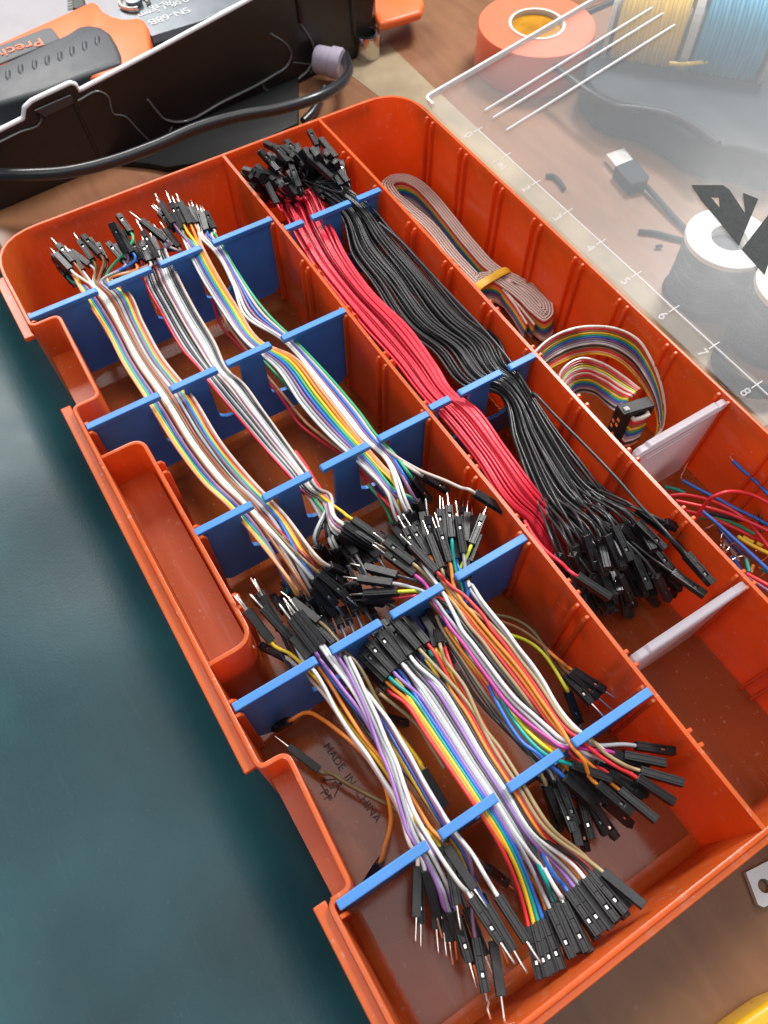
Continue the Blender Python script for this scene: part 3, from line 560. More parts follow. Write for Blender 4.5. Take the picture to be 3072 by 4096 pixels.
jumper('teal', ln('e2', [-.25, -.32], 370, 260, 440, 380, 500, 500), E_('e2', 345, 220, -.25, 200, 0, 'f', PI/2), None, 'short visible teal jumper wire behind the red one of the lower middle bundle', g2)
jumper('teal', ln('e5', [-.3, -.4], 800, 120, 830, 230, 890, 360), None, E_('e5', 930, 465, -.52, 1085, 800, 'f', 0), 'teal jumper wire fanning out to the front right end of the rainbow ribbon', g2)
jumper('blue', ln('e5', [-.28, -.38], 820, 80, 880, 220, 950, 330), None, E_('e5', 1010, 400, -.46, 1220, 700, 'f', 0), 'blue jumper wire curving to the front right connectors', g2)
jumper('yellow', ln('e5', [-.32, -.45], 860, 160, 910, 270, 960, 340), None, E_('e5', 1020, 420, -.6, 1210, 720, 'f', PI/2), 'thin yellow jumper wire beneath the blue one near the front connectors', g2)
jumper('white', ln('e5', [-.35, -.42], 870, 260, 930, 370, 970, 430), None, E_('e5', 1000, 480, -.58, 1160, 800, 'f', PI/2), 'white jumper wire ending between the teal and blue ones at the front', g2)
g2b = 'far connectors heaped at the back of the lower middle bundle'
for (x, y, tx, ty, zz) in ((600, 1500, 330, 1350, -.35), (520, 1530, 210, 1400, -.45), (480, 1640, 180, 1480, -.42), (430, 1610, 160, 1450, -.55), (800, 1340, 680, 1130, -.4), (760, 1290, 720, 1130, -.5), (640, 1360, 470, 1180, -.3), (560, 1420, 380, 1210, -.28), (500, 1490, 280, 1290, -.3), (830, 1380, 760, 1120, -.3)):
    e = E_('e3', x, y, zz, tx, ty, 'f', random.choice([0, PI/2, PI])); q = at('e3', x+70, y+110, zz-.1); jumper('dark', [q+np.array([.12, .05, -.06]), q], None, e, 'dark wire end with a black connector heaped at the back of the lower middle bundle', g2b)
# ---- lower right bundle (through the third slots of the left channel)
g3 = 'jumper wires of the lower right bundle'
def M(*a): return sum(a, [])
jumper('white', M(ln('e3', [-.14, -.1], 1100, 905, 1200, 1045, 1300, 1170, 1400, 1290), ln('e2', [-.1, -.16, -.12], 1080, 180, 1200, 330, 1300, 480, 1390, 640, 1500, 790, 1580, 870), ln('d7', [-.12, -.16], 560, 70, 630, 120)), E_('e3', 1085, 880, -.12, 1050, 640, 'm', PI/2), E_('d7', 720, 175, -.28, 930, 250, 'f', PI/2), 'bright white jumper wire on the right edge of the lower right bundle', g3)
jumper('grey', M(ln('e3', [-.16, -.15], 1075, 905, 1180, 1060, 1290, 1200, 1400, 1330), ln('e2', [-.16, -.22, -.2], 1060, 190, 1170, 330, 1290, 520, 1400, 690, 1520, 860), ln('d7', [-.18, -.2], 540, 90)), E_('e3', 1045, 650, -.05, 1000, 350, 'm', 0), E_('d7', 860, 125, -.32, 1092, 160, 'f', 0), 'grey jumper wire that ends at the lone connector pointing right in the front compartment', g3)
jumper('tan', M(ln('e3', [-.12, -.1], 880, 860, 960, 980, 1060, 1090, 1170, 1160, 1260, 1230), ln('e2', [-.12, -.15, -.12], 880, 20, 1000, 150, 1110, 300, 1230, 450, 1330, 600, 1430, 750, 1530, 860), ln('d7', [-.12, -.18], 570, 70, 690, 180, 790, 240)), E_('e3', 860, 775, -.06, 755, 500, 'm', PI), E_('d7', 885, 275, -.28, 1145, 350, 'f', PI), 'tan jumper wire second from the right edge of the lower right bundle', g3)
jumper('red', M(ln('e3', [-.06, -.08], 880, 865, 950, 930, 1040, 990, 1130, 1080, 1210, 1170), ln('e2', [-.08, -.14, -.12], 860, 30, 960, 150, 1080, 310, 1200, 470, 1300, 620, 1420, 800, 1520, 900), ln('d7', [-.12, -.2], 500, 70, 640, 185, 760, 260)), E_('e3', 825, 805, -.02, 615, 590, 'm', PI), E_('d7', 865, 318, -.26, 1090, 465, 'f', PI), 'bright red jumper wire looping over the right comb bar of the lower right bundle', g3)
jumper('orange', M(ln('e3', [-.1, -.08], 950, 830, 980, 960, 1040, 1060, 1120, 1150), ln('e2', [-.08, -.13, -.06], 800, 20, 900, 140, 1030, 290, 1150, 445, 1250, 590, 1370, 760, 1460, 890, 1530, 1010), ln('d7', -.1, 540, 205)), E_('e3', 930, 725, -.08, 845, 440, 'm', 0), E_('d7', 625, 355, -.3, 830, 530, 'f', 0), 'orange jumper wire crossing over the front comb bars of the lower right bundle', g3)
jumper('orange', M(ln('e3', [-.14, -.12], 970, 1040, 1060, 1130), ln('e2', [-.12, -.16, -.16], 760, 30, 870, 160, 1000, 310, 1120, 460, 1220, 600, 1330, 760, 1440, 900), ln('d7', [-.2, -.26], 480, 140, 600, 250)), E_('e3', 760, 670, -.12, 610, 430, 'm', 0), E_('d7', 760, 390, -.4, 985, 575, 'f', PI), 'left orange jumper wire of the orange pair in the lower right bundle', g3)
jumper('red', M(ln('e3', [-.2, -.14], 720, 1000, 860, 1030, 1000, 1110), ln('e2', [-.14, -.18, -.2], 720, 20, 850, 175, 970, 325, 1090, 485, 1220, 650, 1340, 815, 1450, 930), ln('d7', [-.22, -.3], 480, 190, 600, 250)), E_('e3', 465, 1020, -.22, 220, 1035, 'm', PI/2), E_('d7', 690, 290, -.35, 900, 430, 'f', 0), 'red jumper wire in the middle of the lower right bundle', g3)
jumper('tan', M(ln('e3', [-.16, -.12], 760, 860, 860, 960, 960, 1060), ln('e2', [-.1, -.14, -.24], 680, 10, 790, 135, 900, 290, 1030, 455, 1150, 610, 1260, 750), ln('e2', [-.25, -.25], 1380, 880)), E_('e3', 625, 735, -.08, 395, 555, 'm', 0), E_('d7', 650, 250, -.45, 880, 400, 'f', 0), 'tan jumper wire between the black and red ones of the lower right bundle', g3)
jumper('black', M(ln('e3', [-.2, -.14], 750, 930, 850, 1040, 960, 1140), ln('e2', [-.12, -.16, -.25], 640, 15, 745, 150, 855, 290, 970, 430, 1100, 590, 1230, 740, 1360, 850)), E_('e3', 500, 835, -.14, 225, 765, 'm', PI/2), E_('d7', 590, 250, -.5, 800, 420, 'f', 0), 'black jumper wire right of the thick white one in the lower right bundle', g3)
jumper('white', M(ln('e3', [-.12, -.06, -.08], 720, 760, 800, 870, 870, 970, 930, 1080, 1000, 1220), ln('e2', [-.08, -.12, -.13], 600, 10, 720, 170, 840, 330, 960, 490, 1080, 630, 1200, 735, 1330, 850, 1450, 950), ln('d7', [-.14, -.2], 460, 105, 560, 170)), E_('e3', 690, 700, -.16, 560, 450, 'm', 0), E_('d7', 680, 220, -.4, 900, 320, 'f', 0), 'thick white jumper wire in the middle of the lower right bundle', g3, r=.023)
jumper('grey', M(ln('e3', [-.14, -.12, -.12], 600, 930, 720, 970, 820, 1050, 890, 1150), ln('e2', [-.12, -.16, -.15], 550, 0, 680, 175, 800, 335, 920, 500, 1040, 640, 1160, 755, 1290, 875, 1420, 985), ln('d7', [-.16, -.25], 470, 130, 560, 200)), E_('e3', 460, 900, -.10, 172, 862, 'm', PI/2), E_('d7', 640, 240, -.45, 860, 390, 'f', 0), 'pale grey jumper wire left of the thick white one in the lower right bundle', g3, r=.023)
jumper('magenta', M(ln('e3', [-.14, -.14], 740, 920, 790, 1050, 880, 1170), ln('e2', [-.12, -.15, -.13], 505, 0, 625, 150, 750, 325, 860, 475, 960, 610, 1080, 740, 1200, 840, 1330, 935, 1450, 1015), ln('d7', [-.14, -.2], 480, 135, 600, 150, 700, 160)), E_('e3', 640, 830, -.12, 400, 655, 'm', 0), E_('d7', 785, 182, -.3, 1040, 232, 'f', PI), 'magenta jumper wire of the lower right bundle', g3)
jumper('orange', ln('e2', [-.2, -.22, -.25, -.18], 480, 20, 600, 195, 720, 340, 840, 500, 1000, 700, 1150, 850, 1300, 985, 1430, 1060), None, E_('d7', 455, 270, -.35, 600, 480, 'f', 0), 'orange jumper wire under the magenta one in the lower right bundle', g3)
jumper('lime', M(ln('e3', [-.2, -.25], 690, 975, 800, 1080, 900, 1210), ln('e2', [-.24, -.24, -.16], 620, 230, 800, 450, 950, 620, 1000, 700, 1080, 790, 1180, 900, 1290, 1000), ln('d7', -.25, 400, 200)), E_('e3', 505, 968, -.12, 222, 985, 'm', PI), E_('d7', 460, 275, -.4, 640, 460, 'f', PI/2), 'lime yellow jumper wire of the lower right bundle', g3)
jumper('teal', M(ln('e3', [-.08, -.14, -.3], 960, 680, 985, 800, 1040, 950, 1000, 1150), ln('e2', [-.26, -.22, -.15], 700, 300, 850, 480, 920, 590, 1000, 720, 1090, 850, 1180, 960, 1270, 1045), ln('d7', -.16, 360, 205)), E_('e3', 948, 528, -.02, 922, 262, 'm', 0), E_('d7', 470, 240, -.22, 710, 330, 'f', PI), 'teal jumper wire of the lower right bundle', g3)
jumper('blue', M(ln('e3', [-.14, -.16, -.3], 1000, 760, 1080, 980, 1020, 1200), ln('e2', [-.28, -.2, -.15], 720, 260, 800, 400, 830, 470, 880, 590, 950, 720, 1040, 870, 1130, 985, 1230, 1055), ln('d7', -.2, 350, 250)), E_('e3', 990, 700, -.14, 960, 420, 'm', PI/2), E_('d7', 425, 312, -.3, 600, 470, 'f', PI/2), 'blue jumper wire at the left of the colour fan in the lower right bundle', g3)
jumper('lime', ln('e3', [-.1, -.2], 1065, 690, 1020, 780, 1010, 900), E_('e3', 1110, 580, -.06, 1205, 340, 'm', 0), None, 'lime yellow jumper wire with the connector tilted to the right', g3)
jumper('dark', ln('e3', [-.15, -.2], 1060, 790, 1040, 900), E_('e3', 1085, 725, -.2, 1170, 505, 'm', PI/2), None, 'dark jumper wire at the right end of the upright pin fan', g3)
jumper('tan', M(ln('e3', [-.3, -.3], 820, 1170), ln('e2', [-.26, -.3, -.4], 445, 20, 560, 200, 680, 380, 790, 545, 900, 690, 1020, 840)), None, E_('d7', 320, 365, -.45, 420, 600, 'f', 0), 'tan jumper wire on the shaded left side of the lower right bundle', g3)
jumper('white', ln('e2', [-.3, -.32, -.4], 470, 90, 580, 290, 700, 470, 830, 650, 960, 830, 1100, 980), None, E_('d7', 370, 340, -.5, 470, 590, 'f', 0), 'thin looking white jumper wire in the shadow left of the lower right bundle', g3, r=.016)
jumper('black', ln('e2', [-.28, -.28, -.3, -.25], 450, 60, 620, 330, 800, 610, 950, 810, 1080, 965, 1200, 1080), None, E_('d7', 350, 370, -.55, 420, 610, 'f', 0), 'black jumper wire on the shaded left side of the lower right bundle', g3)
jumper('dark', ln('e2', [-.4, -.5, -.4], 590, 380, 740, 610, 900, 790, 1060, 950, 1180, 1080), None, E_('d7', 400, 340, -.4, 500, 600, 'f', 0), 'dark jumper wire sagging lowest on the left of the lower right bundle', g3)
jumper('red', ln('e2', [-.26, -.3], 600, 220, 700, 360, 800, 490, 900, 640), None, None, 'dark red stretch of jumper wire under the magenta one', g3)
# upright pin fan behind the lower right bundle: wires that go down at once
g3b = 'short black wires of the upright pin fan behind the right bundle'
for (x, y, tx, ty, zz) in ((905, 700, 820, 450, -.22), (790, 640, 745, 300, -.3), (745, 560, 700, 320, -.36), (850, 560, 850, 290, -.34), (1060, 560, 1075, 320, -.3), (650, 560, 530, 390, -.34), (700, 600, 640, 380, -.36), (590, 590, 470, 450, -.3), (560, 640, 420, 520, -.36), (905, 560, 880, 300, -.42), (1130, 560, 1120, 350, -.4), (620, 640, 500, 500, -.4), (960, 600, 985, 350, -.44), (1020, 480, 1040, 280, -.5)):
    e = E_('e3', x, y, zz, tx, ty, 'm', random.choice([0, PI/2, PI])); q = at('e3', x+(980-x)*.25+10, y+120, zz-.22)
    jumper(random.choice(['dark', 'black', 'taupe']), [q+np.array([.2, .1, -.2]), q], None, e, 'black connector with an upright pin in the pin fan between the combs', g3b)
# connectors of the lower right bundle seen end-on under the comb
g3c = 'black female connectors hanging under the front right comb bars'
for (x, y, tx, ty, zz) in ((330, 400, 400, 640, -.55), (380, 380, 490, 660, -.5), (430, 330, 600, 490, -.42), (450, 460, 520, 740, -.75), (520, 420, 600, 720, -.75), (560, 420, 680, 660, -.62), (600, 470, 740, 680, -.62), (500, 300, 690, 460, -.40), (680, 470, 830, 600, -.6), (520, 500, 560, 760, -.9), (700, 300, 930, 420, -.44), (640, 260, 720, 310, -.4)):
    e = E_('d7', x, y, zz, tx, ty, 'f', random.choice([0, 0, PI/2])); q = at('d7', x-30, y-60, zz-.08)
    jumper('dark', [q+np.array([-.1, -.06, .02]), q], None, e, 'dark wire end with a black female connector hanging under the front right comb bars', g3c)
# ---- lone wires in the right part of the left channel
g = 'wires of the loose black connector block'
blk = at('d5', 880, 600, -1.0)
for col, pts, k in (('olive', (420, 240, 520, 260, 640, 330, 710, 420, 760, 520), 0), ('lime', (510, 360, 600, 390, 700, 460, 770, 550, 860, 700), 3), ('brown', (460, 280, 560, 320, 680, 400, 790, 500), 1), ('orange', (700, 420, 780, 490, 840, 540), 2)):
    rears = [(840, 600), (865, 590), (885, 572), (860, 705)][k]; tips = [(1010, 780), (1045, 740), (1085, 700), (930, 890)][k]
    jumper(col, ln('d5', [-.85, -.75, -.8], *pts), None, E_('d5', rears[0], rears[1], -.85-(.25 if k == 3 else .06*(k == 0)), tips[0], tips[1], 'm', 0), {'olive': 'olive jumper wire arching to the loose connector block by divider', 'lime': 'lime yellow jumper wire arching down beside the loose connector block', 'brown': 'brown jumper wire entering the middle of the loose connector block', 'orange': 'orange jumper wire entering the right side of the loose connector block'}[col], g)
# ---- upper bundles: flat ribbons through slots one, two and three
def stn(spec, t0, t1):
    out = []
    for (l, r, zl, zr) in spec:
        a = at(*l, zl); b = at(*r, zr); out.append((a+(b-a)*t0, a+(b-a)*t1))
    return out
S1 = [(('z1', 760, 380), ('z1', 1060, 270), -.2, -.2), (('z1', 830, 500), ('z1', 1200, 375), -.24, -.24), (('z1', 1000, 760), ('z1', 1360, 690), -.34, -.3), (('z1', 1160, 1070), ('z1', 1530, 1000), -.34, -.3), (('z1', 1350, 1370), ('d1', 850, 110), -.26, -.24),
      (('d1', 615, 210), ('d1', 890, 170), -.22, -.2), (('d1', 770, 455), ('d1', 1030, 400), -.3, -.25), (('d1', 930, 660), ('d1', 1190, 600), -.3, -.25), (('d1', 1080, 800), ('d1', 1320, 740), -.22, -.2), (('d1', 1160, 890), ('d1', 1390, 810), -.24, -.22)]
def fanends(lst, c, kinds, zz):
    return [E_(c, x, y, z if z is not None else zz, tx, ty, kinds, random.choice([0, 0, PI/2, PI])+rr(.2)) for (x, y, tx, ty, z) in lst]
w1 = ['peach', 'yellow', 'teal', 'navy', 'plum']
e0 = fanends([(410, 570, 325, 490, -.25), (440, 600, 350, 500, -.35), (405, 610, 330, 510, -.45), (430, 640, 360, 560, -.5), (450, 660, 390, 580, -.55)], 'c4', 'm', 0)
e1 = fanends([(700, 540, 780, 680, -.4), (690, 560, 800, 760, -.45), (590, 520, 520, 640, -.5), (610, 500, 560, 440, -.5), (645, 530, 700, 700, -.5)], 'e4', 'm', 0)
ribbon(w1, stn(S1, 0, .24), e0, e1, 'flat ribbon with a peach orange edge, leftmost in the first comb slots')
w2 = ['brown', 'cream', 'white', 'white', 'olive']
e0 = fanends([(445, 530, 350, 425, -.12), (430, 575, 340, 480, -.15), (500, 580, 420, 470, -.3), (545, 545, 435, 465, -.3), (560, 515, 480, 400, -.25)], 'c4', 'm', 0)
e1 = fanends([(800, 560, 900, 720, -.35), (815, 400, 960, 620, -.3), (830, 390, 1040, 640, -.2), (790, 560, 860, 700, -.45), (885, 335, 1145, 555, -.12)], 'e4', 'm', 0)
ribbon(w2, stn(S1, .30, .52), e0, e1, 'flat ribbon with a broad white band, second from left in the first comb slots')
w3 = ['brick', 'brown', 'black', 'grey', 'grey', 'black']
e0 = fanends([(640, 520, 590, 420, -.25), (605, 485, 500, 370, -.05), (620, 500, 540, 390, -.18), (745, 520, 655, 415, -.1), (765, 520, 690, 430, -.15), (800, 540, 720, 400, -.2)], 'c4', 'f', 0)
e1 = fanends([(905, 310, 1090, 470, -.3), (920, 320, 1120, 500, -.35), (840, 390, 1000, 640, -.4), (810, 480, 960, 740, -.3), (825, 470, 1020, 740, -.35), (1030, 370, 1200, 500, -.4)], 'e4', 'm', 0)
ribbon(w3, stn(S1, .54, .73), e0, e1, 'dark ribbon of brick red, black and grey wires, third in the first comb slots')
w4 = ['plum', 'blue', 'green', 'yellow', 'orange', 'brick', 'brown', 'taupe']
e0 = fanends([(760, 470, 650, 250, 0.02), (800, 470, 700, 330, 0.0), (790, 350, 715, 245, .1), (790, 460, 690, 300, -.05), (820, 540, 760, 420, -.1), (810, 500, 740, 340, -.1), (890, 520, 850, 430, -.15), (905, 525, 860, 420, -.1)], 'c4', 'f', 0)
e1 = fanends([(850, 390, 900, 560, -.4), (840, 385, 1050, 635, -.25), (900, 340, 1080, 560, -.4), (890, 345, 1100, 560, -.3), (910, 320, 1130, 520, -.3), (905, 310, 1110, 480, -.36), (950, 290, 1130, 400, -.3), (985, 270, 1150, 350, -.2)], 'e4', 'm', 0)
ribbon(w4, stn(S1, .74, 1.0), e0, e1, 'rainbow ribbon with a tan edge, rightmost in the first comb slots')
def under(spec, cols, t0, t1, dz, label):  # added lower wires; their dark colours stand for shade between the upper ones
    ribbon(cols, [(a+np.array([0, 0, dz]), b+np.array([0, 0, dz])) for a, b in stn(spec, t0, t1)], None, None, label, jig=.02)
under(S1[1:], ['brown', 'black', 'taupe', 'dark', 'brick', 'black', 'olive', 'dark'], .06, .94, -.09, 'dark ribbon wires added beneath the first slot bundle for shade in its gaps')
S2 = [(('c4', 845, 520), ('c4', 1010, 430), -.2, -.15), (('c4', 870, 650), ('c4', 1060, 570), -.3, -.22), (('c4', 960, 820), ('c4', 1170, 790), -.42, -.3), (('c4', 1100, 1060), ('c4', 1300, 1010), -.42, -.3), (('c4', 1215, 1190), ('d1', 1085, -20), -.3, -.24),
      (('d1', 965, 60), ('d1', 1170, 50), -.26, -.2), (('d1', 1110, 230), ('d1', 1290, 215), -.34, -.26), (('d1', 1290, 440), ('d1', 1430, 410), -.34, -.26), (('d1', 1450, 620), ('d1', 1560, 590), -.24, -.2), (('d1', 1520, 700), ('d1', 1630, 690), -.26, -.22), (('d2', 240, 1050), ('d2', 320, 1010), -.35, -.3)]
w5 = ['pink', 'grey', 'black', 'grey', 'black']
e0 = fanends([(850, 520, 800, 400, -.2), (880, 500, 850, 410, -.2), (905, 530, 865, 425, -.15), (935, 510, 890, 395, -.2), (950, 500, 900, 400, -.25)], 'c4', 'f', 0)
e1 = fanends([(355, 1240, 430, 1340, -.4), (350, 1290, 420, 1357, -.5), (375, 1265, 500, 1357, -.35), (380, 1240, 520, 1350, -.3), (330, 1300, 400, 1400, -.5)], 'd2', 'm', 0)
ribbon(w5, stn(S2, 0, .42), e0, e1, 'narrow grey and black ribbon at the left of the second comb slots')
w6 = ['taupe', 'plum', 'cream', 'white', 'grey', 'black', 'black', 'taupe']
e0 = fanends([(950, 500, 860, 340, -.1), (1000, 395, 850, 275, -.05), (960, 510, 900, 400, -.2), (975, 500, 920, 380, -.25), (925, 520, 870, 400, -.18), (1010, 440, 930, 330, -.25), (1040, 440, 960, 340, -.3), (1080, 440, 1000, 330, -.3)], 'c4', 'm', 0)
e1 = fanends([(395, 1250, 560, 1350, -.2), (400, 1230, 580, 1340, -.18), (410, 1205, 590, 1330, -.16), (385, 1265, 540, 1355, -.25), (250, 1330, 320, 1450, -.4), (270, 1340, 350, 1450, -.45), (390, 1240, 570, 1340, -.3), (410, 1195, 600, 1310, -.2)], 'd2', 'm', 0)
ribbon(w6, stn(S2, .46, 1.0), e0, e1, 'cream, white and black ribbon through the second comb slots')
under(S2[1:-1], ['black', 'dark', 'brown', 'black', 'plum', 'dark'], .05, .95, -.09, 'dark ribbon wires added beneath the second slot bundle for shade in its gaps')
S3 = [(('c4', 1120, 430), ('c4', 1220, 420), -.1, -.05), (('c4', 1160, 520), ('c4', 1260, 500), -.14, -.08), (('c4', 1320, 790), ('c4', 1430, 790), -.24, -.2), (('c4', 1480, 1010), ('c4', 1590, 1010), -.22, -.18), (('d2', 10, 270), ('d2', 120, 190), -.2, -.16), (('d2', 150, 480), ('d2', 290, 390), -.26, -.22), (('d2', 300, 650), ('d2', 430, 570), -.26, -.22), (('d2', 440, 780), ('d2', 530, 700), -.2, -.18), (('d2', 540, 870), ('d2', 640, 830), -.22, -.2), (('d2', 680, 1030), ('d2', 760, 970), -.3, -.28)]
w7 = ['white', 'grey', 'plum', 'blue', 'green', 'yellow', 'orange', 'peach']
e0 = fanends([(1050, 300, 960, 210, -.2), (1075, 320, 985, 200, -.15), (1050, 295, 970, 170, -.05), (1060, 330, 960, 230, -.2), (1095, 330, 1030, 170, -.1), (1110, 300, 1060, 180, -.12), (1150, 300, 1090, 170, -.1), (1175, 300, 1100, 190, -.15)], 'c4', 'm', 0)
e1 = fanends([(740, 1180, 820, 1330, -.5), (770, 1170, 850, 1330, -.45), (800, 1120, 880, 1300, -.45), (830, 1080, 900, 1250, -.4), (850, 1080, 940, 1240, -.4), (760, 1150, 840, 1300, -.5), (780, 1140, 870, 1300, -.5), (800, 1150, 900, 1300, -.5)], 'd2', 'f', 0)
ribbon(w7, stn(S3, 0, 1.0), e0, e1, 'bright rainbow ribbon through the third comb slots', r=.022)
under(S3[1:], ['plum', 'brown', 'taupe', 'navy', 'black'], .05, .95, -.09, 'muted ribbon wires added beneath the third slot bundle for shade in its gaps')
S4 = [(('c4', 1240, 370), ('c4', 1300, 350), -.1, -.1), (('c4', 1310, 450), ('c4', 1345, 430), -.2, -.2), (('c4', 1420, 640), ('c4', 1460, 620), -.3, -.3), (('c4', 1530, 850), ('c4', 1640, 850), -.26, -.2), (('d2', 70, 90), ('d2', 130, 100), -.22, -.18), (('d2', 290, 340), ('d2', 350, 330), -.2, -.18), (('d2', 460, 550), ('d2', 520, 530), -.2, -.18), (('d2', 570, 690), ('d2', 640, 690), -.16, -.15), (('d2', 680, 790), ('d2', 730, 780), -.2, -.18)]
w8 = ['white', 'white', 'plum', 'blue', 'taupe', 'green']
e0 = fanends([(1190, 300, 1150, 200, -.2), (1210, 310, 1170, 200, -.25), (1240, 330, 1200, 220, -.2), (1250, 340, 1220, 230, -.15), (1290, 330, 1240, 230, -.15), (1270, 340, 1230, 250, -.2)], 'c4', 'm', 0)
e1 = fanends([(790, 1120, 870, 1280, -.3), (820, 1130, 900, 1300, -.35), (850, 1060, 930, 1200, -.3), (805, 950, 890, 1080, -.25), (890, 910, 1040, 1000, -.2), (825, 920, 930, 1060, -.2)], 'd2', 'f', 0)
ribbon(w8, stn(S4, -.6, 1.0), e0, e1, 'white, blue and green ribbon along the right of the third comb slots')
jumper('taupe', ln('d2', [-.18, -.1], 640, 730, 740, 800, 880, 880, 1030, 940, 1130, 985), None, E_('d2', 1203, 1012, -.03, 1385, 1125, 'f', PI/2), 'beige jumper wire reaching alone to the connector resting against the long divider')
g = 'coloured wires sagging beneath the third rainbow ribbon'
jumper('pink', M(ln('c4', [-.4, -.7, -.8], 1280, 740, 1320, 880, 1450, 1040), ln('d2', [-.7, -.6, -.4], 60, 470, 150, 600, 280, 700, 400, 780, 500, 870, 600, 1000, 700, 1100)), None, E_('d2', 760, 1180, -.5, 840, 1330, 'f', 0), 'crimson jumper wire sagging below the third rainbow ribbon', g)
jumper('peach', M(ln('c4', [-.4, -.65, -.75], 1290, 730, 1360, 880, 1490, 1060), ln('d2', [-.65, -.55, -.4], 90, 470, 190, 590, 300, 680, 420, 770)), None, None, 'brownish orange jumper wire sagging below the third rainbow ribbon', g)
jumper('green', M(ln('c4', [-.4, -.6, -.6], 1270, 690, 1350, 830, 1460, 970), ln('d2', -.5, 100, 400)), None, None, 'dark green jumper wire sagging below the third rainbow ribbon', g)
jumper('green', ln('d2', [-.4, -.6], 560, 960, 640, 1060, 680, 1130), None, E_('d2', 715, 1200, -.7, 800, 1320, 'm', 0), 'green jumper wire with its end between the comb and the pin fan', g)
jumper('pink', ln('d1', [-.45, -.4, -.35], 1480, 460, 1540, 540, 1600, 640, 1650, 720)+ln('d2', [-.3, -.3], 250, 980, 320, 1060), None, E_('d2', 412, 1200, -.25, 590, 1320, 'm', 0), 'crimson jumper wire at the right of the second comb slots', 'coloured wires beside the second ribbon')
jumper('yellow', ln('d2', [-.3, -.26], 265, 1020, 340, 1080, 410, 1130), None, E_('d2', 465, 1172, -.18, 650, 1300, 'm', PI), 'yellow jumper wire ending at the silvery connector pair between the combs', 'coloured wires beside the second ribbon')
jumper('green', ln('d2', [-.35, -.3], 180, 980, 260, 1080, 330, 1180), None, E_('d2', 385, 1262, -.3, 540, 1380, 'm', 0), 'green jumper wire ending left of the silvery connector pair', 'coloured wires beside the second ribbon')
for (a, b, c_, d_, lab) in ((180, 1000, 350, 1345, 'left'), (195, 990, 375, 1340, 'right')):
    jumper('white', ln('d2', [-.35, -.4, -.45], a, b, a+80, b+130, a+130, b+240), None, E_('d2', c_, d_, -.5, c_+70, d_+130, 'm', 0), lab+' white jumper wire with black print ending near the heap between the combs', 'coloured wires beside the second ribbon')
# heap of male connectors between combs
g = 'black male connectors heaped between the comb dividers'
for (x, y, tx, ty, zz, k) in ((1110, 480, 1000, 590, -.55, 'm'), (520, 880, 350, 540, -.3, 'm'), (820, 1100, 640, 740, -.22, 'm'), (440, 980, 180, 640, -.24, 'm'), (520, 820, 330, 520, -.3, 'm'), (420, 700, 290, 590, -.4, 'm'), (900, 860, 760, 620, -.35, 'm'), (880, 800, 650, 640, -.3, 'f'), (1240, 430, 1310, 640, -.4, 'f'), (960, 900, 900, 680, -.5, 'm'), (1020, 900, 960, 740, -.5, 'm'), (1100, 840, 1020, 640, -.55, 'm'), (560, 700, 460, 560, -.5, 'm'), (640, 740, 560, 560, -.5, 'm'), (720, 760, 640, 620, -.45, 'm'), (1240, 720, 1160, 560, -.6, 'f'), (1330, 700, 1220, 560, -.65, 'f'), (1430, 760, 1320, 600, -.7, 'm'), (1500, 620, 1340, 600, -.55, 'f'), (1180, 800, 1120, 680, -.6, 'f'), (1260, 280, 1130, 180, -.5, 'f'), (1200, 200, 1080, 60, -.4, 'f'), (1240, 170, 1130, 20, -.3, 'm'), (1450, 200, 1330, 80, -.3, 'm'), (1380, 260, 1250, 130, -.4, 'm'), (1420, 330, 1290, 200, -.5, 'f'), (800, 960, 620, 760, -.4, 'm')):
    e = E_('e4', x, y, zz, tx, ty, k, random.choice([0, PI/2, PI])); jumper('dark', [e.p-e.d*.5+np.array([0, 0, -.25]), e.p-e.d*.22+np.array([0, 0, -.06])], None, e, 'dark wire end with a black connector in the heap between the comb dividers', g)
# ---- long red and black wires of the middle channel
RS = [(('c5', 330, 480), ('c5', 520, 380), -.3, -.1), (('c5', 420, 650), ('c5', 640, 590), -.3, -.2), (('c5', 530, 830), ('c5', 740, 790), -.25, -.2), (('c5', 680, 1020), ('c5', 900, 1010), -.22, -.22), (('d2', 520, -10), ('d2', 820, 20), -.22, -.22), (('d2', 720, 210), ('d2', 985, 250), -.2, -.22), (('d2', 900, 440), ('d2', 1100, 420), -.2, -.18), (('d2', 995, 540), ('d2', 1190, 480), -.2, -.18), (('d2', 1200, 790), ('d2', 1390, 740), -.26, -.22), (('d2', 1420, 1110), ('d2', 1580, 1000), -.4, -.36), (('d3', 200, 880), ('d3', 330, 780), -.55, -.5), (('d3', 300, 1040), ('d3', 470, 950), -.8, -.75), (('d3', 420, 1200), ('d3', 620, 1130), -1.05, -1.0)]
BS = [(('c5', 430, 330), ('c5', 720, 380), -.1, -.05), (('c5', 700, 550), ('c5', 850, 470), -.26, -.18), (('c5', 770, 780), ('c5', 1010, 640), -.36, -.22), (('c5', 900, 960), ('c5', 1230, 880), -.34, -.2), (('c5', 1080, 1230), ('c5', 1480, 1160), -.33, -.19), (('d2', 950, 150), ('d2', 1350, 90), -.30, -.18), (('d2', 1170, 380), ('d2', 1420, 235), -.26, -.18), (('d2', 1300, 400), ('d2', 1480, 300), -.28, -.2), (('d3', 30, 110), ('d3', 240, 120), -.34, -.24), (('d3', 130, 400), ('d3', 380, 330), -.42, -.3), (('d3', 260, 740), ('d3', 620, 640), -.5, -.38)]
